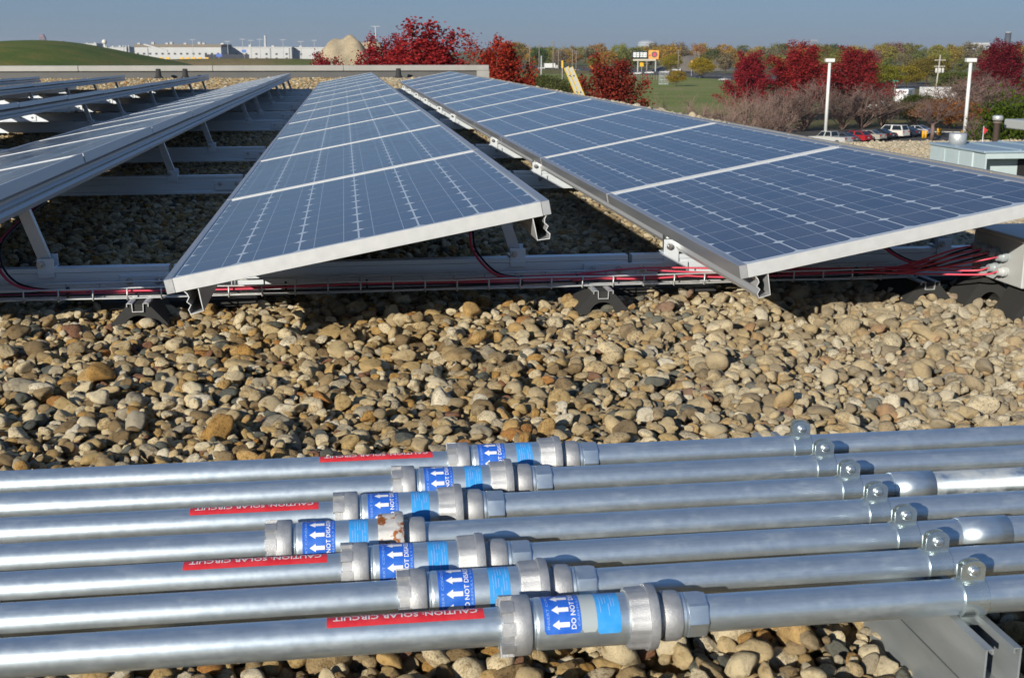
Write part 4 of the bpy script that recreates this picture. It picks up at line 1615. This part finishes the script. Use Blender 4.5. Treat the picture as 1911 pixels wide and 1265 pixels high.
# ------------------------------------------------------------------ vehicles
M['glass'] = mat("car_glass", (.012, .016, .018), .08, 0, .6)
M['tyre'] = mat("tyre", (.02, .02, .02), .8)
M['rim'] = mat("rim", (.5, .5, .5), .35, .7)
M['tail'] = mat("tail_light", (.45, .01, .012), .25)
M['plate'] = mat("number_plate", (.7, .7, .7), .5)
PROF = {   # side outline front (+y) to back, beltline, roof outline, width
    'sedan': dict(L=4.7, W=1.8, body=[(2.35, .35), (2.35, .62), (2.15, .74), (1.0, .92), (-1.55, .98), (-2.30, .95), (-2.35, .60), (-2.3, .33)], cab=[(1.05, .90), (.30, 1.38), (-.75, 1.42), (-1.75, .97)]),
    'suv': dict(L=4.9, W=1.92, body=[(2.42, .42), (2.42, .80), (2.25, 1.0), (1.05, 1.12), (-2.2, 1.16), (-2.42, 1.10), (-2.45, .62), (-2.38, .42)], cab=[(1.10, 1.08), (.45, 1.78), (-2.05, 1.82), (-2.36, 1.12)]),
    'pickup': dict(L=5.5, W=1.95, body=[(2.75, .45), (2.75, .82), (2.55, 1.02), (1.35, 1.12), (-2.7, 1.14), (-2.75, .62), (-2.7, .45)], cab=[(1.40, 1.08), (.80, 1.74), (-.55, 1.76), (-.72, 1.12)]),
    'hatch': dict(L=4.3, W=1.78, body=[(2.15, .36), (2.15, .66), (1.95, .80), (1.0, .95), (-1.95, 1.0), (-2.15, .92), (-2.15, .5), (-2.1, .35)], cab=[(1.05, .93), (.30, 1.45), (-1.35, 1.47), (-2.02, .98)]),
}


def car(name, label, kind, col, loc, rz, group, cat="car", detail=True):
    P = PROF[kind]
    W = P['W'] / 2
    t = thing(name, label, cat, loc, rz, group)
    pm = mat("car_paint", col, .28, .15, .5, .6)
    b = MB()
    bd = P['body']
    n = len(bd)
    secs = [(-W * .93, .04), (-W, .0), (W, .0), (W * .93, .04)]
    v, f = [], []
    for (x, inset) in ((-W + .06, .05), (-W, 0), (W, 0), (W - .06, .05)):
        cy = sum(p[0] for p in bd) / n
        for (yy, zz) in bd:
            v.append((x, yy * (1 - inset * .3), zz - inset * (1 if zz > .8 else -.6)))
    for k in range(3):
        for j in range(n):
            a, c = k * n + j, k * n + (j + 1) % n
            f.append((a, c, c + n, a + n))
    f += [tuple(range(n)), tuple(range(4 * n - 1, 3 * n - 1, -1))]
    b.add(v, f)
    inst('body', b.mesh('body', [pm]), t)
    cb = P['cab']
    ins = .17
    xs_ = [W - .05, W - ins - .05, W - ins - .05, W - .05]
    cv = [(-x, y, z) for x, (y, z) in zip(xs_, cb)] + [(x, y, z) for x, (y, z) in zip(xs_, cb)]
    inst('roof', MB().add(cv, [(0, 1, 2, 3), (7, 6, 5, 4), (0, 4, 5, 1), (1, 5, 6, 2), (2, 6, 7, 3)]).mesh('roof', [pm]), t)

    def pane(q, out, nm='window'):
        c = sum((Vector(p) for p in q), Vector()) / 4
        q2 = [c + (Vector(p) - c) * .84 + Vector(out) for p in q]
        inst(nm, MB().add(q2, [(0, 1, 2, 3)]).mesh(nm, [M['glass']]), t)

    for sgn in (-1, 1):
        A = [Vector((sgn * x, y, z)) for x, (y, z) in zip(xs_, cb)]
        m1, m2 = A[0].lerp(A[3], .5), A[1].lerp(A[2], .46)
        pane((A[0], m1, m2, A[1]), (sgn * .012, 0, .004))
        pane((m1, A[3], A[2], m2), (sgn * .012, 0, .004))
    A, B_ = cv[:4], cv[4:]
    pane((A[0], A[1], B_[1], B_[0]), (0, .012, .008))
    pane((A[3], B_[3], B_[2], A[2]), (0, -.012, .008))
    R = .33 if kind in ('sedan', 'hatch') else .38
    for sy in (P['L'] * .30, -P['L'] * .29):
        for sgn in (-1, 1):
            w = inst('wheel', MB().lathe([(-.11, R * .6), (-.11, R * .94), (-.09, R), (.09, R), (.11, R * .94), (.11, R * .6)], 18, 'x').mesh('wheel', [M['tyre']]), t, (sgn * (W - .09), sy, R))
            inst('rim', MB().lathe([(-.115, R * .62), (-.118, R * .55), (-.10, .06), (.10, .06), (.118, R * .55), (.115, R * .62)], 14, 'x').mesh('rim', [M['rim']]), w)
    if detail:
        yb = min(p[0] for p in bd)
        zb = .80 if kind in ('sedan', 'hatch') else .95
        for sgn in (-1, 1):
            inst('tail_light', MB().bbox(sgn * W * .74 - .14, sgn * W * .74 + .14, yb - .012, yb + .12, zb - .1, zb + .12, .02).mesh('tail_light', [M['tail']]), t)
        inst('number_plate', MB().box(-.16, .16, yb - .02, yb - .008, .62, .74).mesh('number_plate', [M['plate']]), t)
        inst('bumper', MB().bbox(-W * .96, W * .96, yb - .05, yb + .1, .40, .56, .03).mesh('bumper', [pm]), t)
    return t


heading = math.radians(43) + (-YAW)
lot = [("silver pickup truck, leftmost of the parked row", 'pickup', (.52, .52, .50), 1548, 150.5), ("dark grey sedan between the pickup and the red car", 'sedan', (.10, .10, .10), 1568, 153),
       ("red hatchback in the parked row", 'hatch', (.42, .02, .025), 1593, 155.5), ("tan sedan right of the red hatchback", 'sedan', (.42, .40, .34), 1618, 158), ("black sedan left of the white utility vehicle", 'sedan', (.02, .022, .026), 1637, 160.5),
       ("white sport utility vehicle in the parked row", 'suv', (.72, .71, .66), 1660, 163), ("dark blue sedan right of the white utility vehicle", 'sedan', (.02, .03, .05), 1686, 165.5), ("silver sedan, rightmost of the parked row", 'sedan', (.58, .60, .62), 1708, 168)]
for lab, kd, col, px, zc in lot:
    car('parked_car', lab, kd, col, ground_at(px, zc) + Vector((0, 0, .03)), heading, "cars parked in the lot", "pickup" if kd == 'pickup' else "car")
small = [("white car on the road left of the lone red maple", 'sedan', (.7, .7, .7), 1078, 660, 1.2), ("dark car on the road left of the lone red maple", 'sedan', (.03, .03, .04), 1070, 720, 1.2),
         ("white car under the billboard", 'sedan', (.72, .72, .72), 1211, 620, 1.4), ("white car right of the lone red maple", 'sedan', (.7, .7, .7), 1189, 600, 1.4),
         ("silver car on the road behind the chain fence", 'sedan', (.5, .5, .5), 1241, 640, 1.3), ("dark blue car near the golden tree", 'sedan', (.03, .04, .07), 1304, 520, .5),
         ("dark car below the golden fence tree", 'sedan', (.05, .05, .07), 1262, 560, .9), ("white van right of the billboard", 'suv', (.75, .75, .75), 1262, 700, 1.5),
         ("white van beside the first one right of the billboard", 'suv', (.72, .72, .74), 1272, 720, 1.5), ("silver car half hidden behind the shrubs on the road", 'sedan', (.45, .46, .48), 1352, 470, .6),
         ("white pickup parked behind the shrubs left of the trailer", 'pickup', (.68, .68, .68), 1643, 240, .9), ("white car far left on the road near the sign post", 'sedan', (.7, .7, .7), 1010, 780, 1.5)]
for lab, kd, col, px, zc, rz in small:
    car('road_car', lab, kd, col, ground_at(px, zc) + Vector((0, 0, .05)), rz, "vehicles on the far road", "car", False)


def frame_thing(name, label, cat, px, zc, group=None, gz=GZ):
    return thing(name, label, cat, ground_at(px, zc, gz), -YAW, group)


def lp(nm, mb, m, par):
    return inst(nm, mb.mesh(nm, m if isinstance(m, list) else [m]), par)


def truck(label, px, zc, L, col, cab, rz=0.0, group="trucks in the yard"):
    t = thing('box_truck', label, "truck", ground_at(px, zc) + Vector((0, 0, .03)), -YAW + rz, group)
    lp('cargo_box', MB().bbox(-L / 2, L / 2 - 2.3, -1.25, 1.25, 1.1, 3.9, .05), paint('truck_%02d%02d%02d' % tuple(int(c * 99) for c in col), col, .45), t)
    lp('cab', MB().prism([(L / 2 - 2.1, .6), (L / 2, .6), (L / 2, 1.7), (L / 2 - .5, 2.7), (L / 2 - 2.1, 2.8)], -1.15, 1.15, 'y'), paint('cab_%02d%02d%02d' % tuple(int(c * 99) for c in cab), cab, .4), t)
    for x in (-L / 2 + 1.2, -L / 2 + 2.4, L / 2 - 1.2):
        for y in (-1.1, 1.1):
            lp('wheel', MB().lathe([(y - .15, .5), (y + .15, .5)], 14, 'y', c=(x, 0, .5)), M['tyre'], t)
    return t


truck("white box truck on the road left of the lone red maple", 1029, 760, 9, (.72, .73, .70), (.5, .5, .5), .2)
truck("orange truck just left of the lone red maple's top", 1113, 720, 8, (.70, .25, .03), (.6, .6, .6), .2)
truck("white semi trailer behind the shrubs below the green sign", 1689, 250, 10.5, (.72, .74, .76), (.6, .6, .6), 1.1)
truck("white truck parked right of the utility pole's foot", 1752, 262, 8.5, (.70, .70, .70), (.6, .6, .6), .2)
for k, (px, col) in enumerate(((312, (.05, .08, .22)), (331, (.30, .04, .04)), (347, (.04, .06, .18)), (366, (.05, .07, .20)), (380, (.28, .05, .04)))):
    truck("%s truck parked in the yard before the white terminal, %s from the left" % ("blue" if col[2] > .1 else "red", ORD[k]), px, 930, 11, col, col, .4 if k % 2 else -.3)

# ------------------------------------------------------------------ far buildings, poles, signs
WHITE = worn('building_white', (.42, .43, .43), (.50, .51, .50), .12, (.6, .8))
GREYW = paint('building_grey', (.42, .42, .41), .7)
ROOFB = paint('building_roof', (.20, .17, .13), .8)
PANE = paint('building_glass', (.06, .07, .09), .2)


def building(label, px0, px1, top, zc, depth, roofm, n_win, rows=1, doors=0, roof_h=.8, wallm=None, seams=()):
    w = (px1 - px0) * zc / FPX
    h = zat(top, zc) - GZ
    t = frame_thing('warehouse', label, "building", (px0 + px1) / 2, zc)
    lp('wall', MB().box(-w / 2, w / 2, 0, depth, 0, h), wallm or WHITE, t)
    lp('roof', MB().box(-w / 2 - .4, w / 2 + .4, -.4, depth + .4, h + .01, h + roof_h), roofm, t)
    for r_i in range(rows):
        for k in range(n_win):
            x = -w / 2 + w * (k + .5) / n_win
            z = h * (.62 - .27 * r_i)
            f = lp('window', MB().box(x - 1.1, x + 1.1, -.12, -.01, z - .9, z + .9), GREYW, t)
            lp('pane', MB().box(x - .95, x + .95, -.16, -.121, z - .75, z + .75), PANE, f)
    for k in range(doors):
        x = -w / 2 + w * (k + .35) / max(1, doors)
        lp('door', MB().box(x - 1.8, x + 1.8, -.14, -.01, 0, h * .35), GREYW, t)
    for k in range(max(2, n_win // 2)):
        x = -w / 2 + w * (k + .3 + .3 * (k % 3)) / max(2, n_win // 2 + 1)
        lp('roof_unit', MB().box(x - 1.2, x + 1.2, 4, 7, h + roof_h, h + roof_h + 1.3 + .7 * (k % 2)), GREYW, t)
    for s_ in seams:
        x = -w / 2 + w * s_
        lp('wall_seam', MB().box(x - .5, x + .5, -.2, -.01, 0, h), paint('seam_grey', (.22, .23, .24), .7), t)
    return t


building("long white terminal with a brown roof left of the big warehouse", 253, 414, 88, 1050, 40, ROOFB, 14, 1, 0, 2.4)
building("big white warehouse with grey seams on the left horizon", 414, 545, 89.5, 1080, 60, WHITE, 7, 2, 3, .9, None, (.70, .97))
building("right part of the white warehouse behind the sand heap", 547, 640, 90, 1090, 60, WHITE, 3, 1, 3, .9)
building("small white block far left above the hill's slope", 160, 182, 82, 1900, 30, WHITE, 3, 1)
building("low cream block between the water tower and the hill", 178, 215, 90, 1700, 30, GREYW, 4, 1)
building("low white building right of the water tower", 207, 238, 89, 1500, 30, WHITE, 5, 1)
t = frame_thing('entrance_gable', "white slanting gable frame at the terminal's left part", "gable", 288, 1000)
lp('post', MB().prism([(-6, 0), (-4.5, 0), (-4.5, 13.5), (-6, 14)], -1, 1, 'y'), WHITE, t)
lp('slanted_beam', MB().prism([(-8, 16.6), (-7, 17.4), (12, 12.2), (12, 10.8)], -1, 1, 'y'), WHITE, t)
# dark fence panel and yellow barrels
t = frame_thing('yard_fence', "dark screen fence in front of the white warehouse", "fence", 425, 860)
for k in range(10):
    lp('fence_panel', MB().box(-16 + 3.2 * k, -12.9 + 3.2 * k, -.1, .1, 0, zat(101.5, 860) - GZ), paint('screen_dark', (.04, .045, .06), .8), t)
for k, px in enumerate((302, 315, 341, 352, 363, 374, 387)):
    t = frame_thing('yellow_barrier', "yellow barrier in the truck yard, %s from the left" % ORD[k], "barrier", px, 800, "yellow barriers in the yard")
    hh = zat(107, 800) - GZ
    lp('block', MB().prism([(-1.5, hh - 1.3), (1.5, hh - 1.3), (1.1, hh), (-1.1, hh)], -.4, .4, 'y'), paint('safety_yellow', (.75, .42, .02), .6), t)
    lp('stand', MB().box(-.5, .5, -.2, .2, 0, hh - 1.31), GREYW, t)


def sign(label, px, zc, py0, py1, wpx, col, cat="sign", frame=None):
    t = frame_thing('road_sign', label, cat, px, zc)
    w = wpx * zc / FPX
    z0, z1 = zat(py1, zc) - GZ, zat(py0, zc) - GZ
    lp('panel', MB().bbox(-w / 2, w / 2, -.05, .05, z0, z1, .02), paint('sign_%02d%02d%02d' % tuple(int(c * 99) for c in col), col, .5), t)
    lp('post', MB().box(-.08, .08, .052, .2, 0, z0 + .4), GREYW, t)
    return t


sign("blue sign before the dark yard fence", 410, 850, 100.5, 106, 11, (.05, .12, .45))
sign("blue and orange sign above the yard fence", 457, 850, 93, 98, 8, (.05, .15, .50))
sign("round orange warning sign below the billboard", 1197, 600, 117, 124, 7, (.80, .40, .01))
sign("green highway sign above the white trailer", 1668, 260, 149.5, 157, 10, (.02, .30, .20))
sign("tall orange banner sign beside the golden tree", 1290, 560, 113, 126, 3.5, (.75, .35, .05))
sign("yellow sign post left of the ladder", 1049, 420, 113, 127, 3.5, (.70, .42, .05))
# billboard with two posters
bb = frame_thing('billboard', "roadside billboard with a black-and-white poster and an orange poster", "billboard", 1204, 690)
k_ = 690 / FPX
def bx_(a): return (a - 1204) * k_
def bz_(py): return zat(py, 690) - GZ
lp('left_poster', MB().box(bx_(1178.5), bx_(1208), -.2, .2, bz_(109.5), bz_(95)), paint('poster_black', (.02, .03, .03), .5), bb)
tx = MB()
for (l0, l1) in ((97.8, 100.6), (101.2, 103.4), (104.0, 106.6)):
    for w0, w1 in ((1181, 1186.5), (1187.5, 1192), (1194, 1198.5), (1199.3, 1206)):
        tx.box(bx_(w0), bx_(w1), -.26, -.201, bz_(l1), bz_(l0))
lp('white_lettering', tx, paint('poster_white', (.75, .77, .77), .5), bb)
lp('right_poster', MB().box(bx_(1209.5), bx_(1228.5), -.2, .2, bz_(110), bz_(94)), paint('poster_orange', (.80, .36, .08), .5), bb)
ring = MB().lathe([(-.27, 0), (-.27, 1.0)], 24, 'y', c=(bx_(1220.5), 0, bz_(101.8)), capped=False)
lp('red_disc', ring, paint('poster_red', (.62, .06, .10), .5), bb)
lp('dark_ring', MB().lathe([(-.24, 1.01), (-.24, 1.75)], 24, 'y', c=(bx_(1220.5), 0, bz_(101.8)), capped=False), paint('poster_ring', (.10, .10, .12), .5), bb)
lp('orange_stripe', MB().box(bx_(1210), bx_(1214), -.26, -.201, bz_(104.5), bz_(102.5)), paint('poster_red', (.62, .06, .10), .5), bb)
lp('catwalk', MB().box(bx_(1181), bx_(1223.5), -.5, .6, bz_(113.5), bz_(110.2)), paint('catwalk_cream', (.52, .48, .38), .7), bb)
for px in (1190, 1207, 1223):
    lp('post', MB().box(bx_(px) - .3, bx_(px) + .3, .1, .7, 0, bz_(113.6)), GREYW, bb)


def pole(name, label, px, zc, top, r, m, head=None, group=None):
    t = frame_thing(name, label, "pole", px, zc, group)
    h = zat(top, zc) - GZ
    lp('shaft', MB().tube([(0, 0, 0), (0, 0, h * .5), (0, 0, h)], r, 8, taper=.75), m, t)
    if head == 'arm':
        lp('arm', MB().box(-2.2, 2.2, -.12, .12, h - .3, h - .02), m, t)
    elif head == 'cross':
        for dz in (.6, 1.5):
            lp('crossarm', MB().box(-1.2, 1.2, -.1, .1, h - dz - .12, h - dz + .12), m, t)
    return t


WOODP = paint('pole_wood', (.20, .17, .14), .85)
STEEL = paint('pole_steel', (.40, .41, .41), .5)
for k, (px, top) in enumerate(((362, 74), (427, 77), (455, 73), (470, 75), (487, 73), (530, 74), (563, 77), (588, 75))):
    pole('yard_light_pole', "thin yard light pole before the white warehouses, %s from the left" % ORD[k], px, 900, top, .22, STEEL, 'arm', "yard light poles")
for k, (px, top) in enumerate(((988, 84), (1006, 83), (1032, 77), (1042, 92), (1068, 92), (1075, 94))):
    pole('utility_pole', "wooden pole along the far road left of the lone maple, %s from the left" % ORD[k], px, 640, top, .28, WOODP, 'cross', "poles along the far road")
for k, (px, top) in enumerate(((1207, 113), (1265, 93), (1296, 95), (1303, 96))):
    pole('utility_pole', "wooden pole by the far road right of the billboard, %s from the left" % ORD[k], px, 620, top, .26, WOODP, 'cross', "poles right of the billboard")
for k, px in enumerate((234, 239, 244)):
    pole('white_post', "white post at the foot of the hill, %s of three" % ["left", "middle", "right"][k], px, 620, 84, .35, WHITE, None, "white posts by the hill")
pole('cell_mast', "slim antenna mast beside the tallest crimson maple", 703, 620, 49, .45, STEEL, 'arm')
pole('sign_post', "short steel post right of the orange-red maple", 1010, 420, 104, .28, STEEL, None)
# utility pole with transformers
up = frame_thing('transformer_pole', "grey utility pole with transformers above the right-hand trees", "utility pole", 1748, 280)
h = zat(103, 280) - GZ
lp('shaft', MB().tube([(-.6, 0, 0), (0, 0, h)], .2, 8, taper=.7), paint('pole_grey', (.42, .40, .36), .8), up)
for dz in (1.2, 2.6):
    lp('crossarm', MB().box(-1.3, 1.3, -.08, .08, h - dz, h - dz + .18), paint('pole_grey', (.42, .40, .36), .8), up)
for dx in (-.75, .1, .8):
    lp('transformer', MB().lathe([(h - 4.0, .22), (h - 3.9, .28), (h - 3.0, .28), (h - 2.9, .2)], 12, 'z', c=(dx, -.2, 0)), paint('transformer_grey', (.5, .5, .48), .5), up)
# parking lot lamps
for px, zc, lab in ((1540, 165, "white lamp post in front of the red maples, left of the two"), (1798, 150, "white lamp post above the air handler, right of the two")):
    t = frame_thing('lamp_post', lab, "lamp post", px, zc, "lamp posts in the lot")
    h = zat(116, zc) - GZ
    lp('base', MB().lathe([(0, .35), (.8, .35), (.82, .2)], 14, 'z'), GREYW, t)
    lp('shaft', MB().tube([(0, 0, .8), (0, 0, h)], .24, 10, taper=.85), paint('lamp_white', (.70, .70, .68), .5), t)
    lp('lamp_head', MB().bbox(-.62, .62, -.45, .45, h + .02, h + .5, .06), paint('lamp_white', (.70, .70, .68), .5), t)
for k, (px, zc) in enumerate(((1722, 163), (1727, 163), (1750, 168), (1755, 168), (1794, 164))):
    t = frame_thing('yellow_bollard', "yellow bollard in the parking lot, %s from the left" % ORD[k], "bollard", px, zc, "yellow bollards in the lot")
    lp('post', MB().lathe([(0, .16), (.95, .16), (1.03, .10)], 12, 'z'), paint('bollard_yellow', (.72, .38, .01), .6), t)
# water towers, domes, stacks
def water_tower(label, px, zc, top, rpx, stem):
    t = frame_thing('water_tower', label, "water tower", px, zc)
    r = rpx * zc / FPX
    zt = zat(top, zc) - GZ
    prof = [(zt - 2 * r + 2 * r * (1 - math.cos(a)) / 2, r * math.sin(a)) for a in np.linspace(.05, math.pi - .05, 12)]
    lp('tank', MB().lathe(prof, 20, 'z'), paint('tank_cream', (.68, .66, .58), .5), t)
    lp('stem', MB().lathe([(0, stem * 2), (6, stem), (zt - 2 * r + .3, stem)], 12, 'z'), paint('tank_cream', (.68, .66, .58), .5), t)


water_tower("cream round water tower above the hill's slope", 197, 2000, 73.5, 4.6, 1.6)
water_tower("small cream tank on the hill's skyline", 151, 1900, 82.5, 3.4, 1.4)
water_tower("small white tank above the warehouse roof line", 417, 1700, 80, 4.8, 1.4)
t = frame_thing('white_stack', "white pointed stack above the warehouse roof", "stack", 496, 1500)
lp('stack', MB().prism([(-1.8, 0), (1.4, 0), (1.4, 30), (-.2, 31)], -2, 2, 'y'), WHITE, t)
t = frame_thing('dark_stack', "dark chimney stack above the maroon maple, far right", "chimney", 1877, 1500)
lp('stack', MB().lathe([(0, 4.2), (zat(60, 1500) - GZ, 3.6)], 16, 'z'), paint('stack_dark', (.06, .07, .09), .7), t)
lp('rim', MB().lathe([(zat(62, 1500) - GZ, 4.0), (zat(59.5, 1500) - GZ, 4.0)], 16, 'z'), paint('stack_rim', (.3, .32, .34), .7), t)
for px, zc, w, top, lab in ((1207, 2600, 18, 74.5, "pale dome roof rising behind the tree belt above the billboard"),):
    t = frame_thing('dome', lab, "dome", px, zc)
    r = w * zc / FPX
    hh = zat(top, zc) - GZ
    lp('dome_roof', MB().lathe([(hh - r * .38 * (1 - math.sin(a)), r * math.cos(a)) for a in np.linspace(0.0, 1.5, 8)], 28, 'z'), paint('dome_pale', (.34, .38, .42), .6), t)
    lp('drum', MB().lathe([(0, r * .98), (hh - r * .38, r * .98)], 28, 'z'), paint('dome_pale', (.34, .38, .42), .6), t)
for px, w, top, zc, lab, col in ((80, 12, 64, 7000, "reddish high tower on the horizon behind the green hill", (.26, .15, .16)), (112, 14, 76, 7000, "low grey city block on the horizon right of the tower", (.25, .26, .29)), (127, 8, 78, 7200, "small grey city block on the horizon right of the larger one", (.24, .25, .28)),
                             (1518, 14, 74, 4200, "grey block on the horizon above the bright red maple", (.22, .24, .28)), (1830, 30, 80, 3600, "low pale building on the horizon left of the maroon maple", (.5, .5, .5))):
    t = frame_thing('tower_block', lab, "building", px, zc)
    ww = w * zc / FPX / 2
    hh = zat(top, zc) - GZ
    pm_ = paint('block_%d' % px, col, .8)
    if px == 80:
        lp('tower', MB().prism([(-ww, 0), (ww, 0), (ww, hh * .6), (ww * .8, hh * .86), (ww * .3, hh), (-ww * .3, hh), (-ww * .8, hh * .86), (-ww, hh * .6)], 0, 30, 'y'), pm_, t)
    else:
        lp('block', MB().box(-ww, ww, 0, 30, 0, hh), pm_, t)
    for k in range(4):
        lp('window_band', MB().box(-ww * .85, ww * .85, -.4, -.05, hh * (.5 + .1 * k), hh * (.54 + .1 * k)), PANE, t)
# heaps
M['sand'] = ground_mat("sand_heap", [(.34, .28, .18), (.40, .33, .22), (.44, .37, .26)], .08)
M['dirt'] = ground_mat("dirt_heap", [(.14, .125, .11), (.18, .16, .14), (.21, .19, .165)], .1)
mound('sand_heap', 646, 620, 21, 17, zat(69, 620) - GZ, M['sand'], 48, 1.0, .09, None, "tall tan sand heap behind the parapet, left of the red maples", "heap", .2)
mound('sand_heap', 688, 640, 16, 14, zat(77.5, 640) - GZ, M['sand'], 40, 1.0, .04, None, "lower sand heap half hidden by the red maples", "heap", .35)
mound('dirt_heap', 1296, 720, 27, 20, zat(103, 720) - GZ, M['dirt'], 40, 1.0, .02, None, "grey dirt heap beyond the road behind the golden tree", "heap", .15)
# fence along the road and the chain-link corner
t = frame_thing('road_fence', "grey post fence between the lawn and the far road", "fence", 1190, 500)
a_, b2 = ground_at(1130, 540), ground_at(1240, 470)
for k in range(26):
    p = a_.lerp(b2, k / 25) - Vector(t.location)
    q = Matrix.Rotation(YAW, 4, 'Z') @ p
    lp('fence_post', MB().box(q.x - .12, q.x + .12, q.y - .12, q.y + .12, 0, 2.3), paint('fence_brown', (.17, .14, .13), .8), t)
t = frame_thing('chain_fence', "pale chain-link fence corner beside the lawn", "fence", 1238, 420)
for k in range(8):
    lp('fence_post', MB().box(-1.6 + k * .45, -1.5 + k * .45, -.05, .05, 0, 4.6), paint('fence_pale', (.42, .46, .48), .5), t)
for z in (.2, 1.6, 3.0, 4.5):
    lp('fence_rail', MB().box(-1.62, 1.7, -.12, -.055, z, z + .12), paint('fence_pale', (.42, .46, .48), .5), t)

# ------------------------------------------------------------------ the air: thin haze that far things fade into
hz_m = bpy.data.materials.new("haze")
hz_m.use_nodes = True
hN, hL = hz_m.node_tree.nodes, hz_m.node_tree.links
hN.clear()
ho = hN.new("ShaderNodeOutputMaterial")
pv = hN.new("ShaderNodeVolumePrincipled")
pv.inputs["Color"].default_value = (.80, .88, 1.0, 1)
pv.inputs["Density"].default_value = 0.00007
pv.inputs["Anisotropy"].default_value = 0.2
hL.new(pv.outputs[0], ho.inputs["Volume"])
hz = MB().box(-8800, 8800, -350, 13000, GZ - 1.0, 115.0).build('haze', hz_m)
tag(hz, None, kind='stuff')
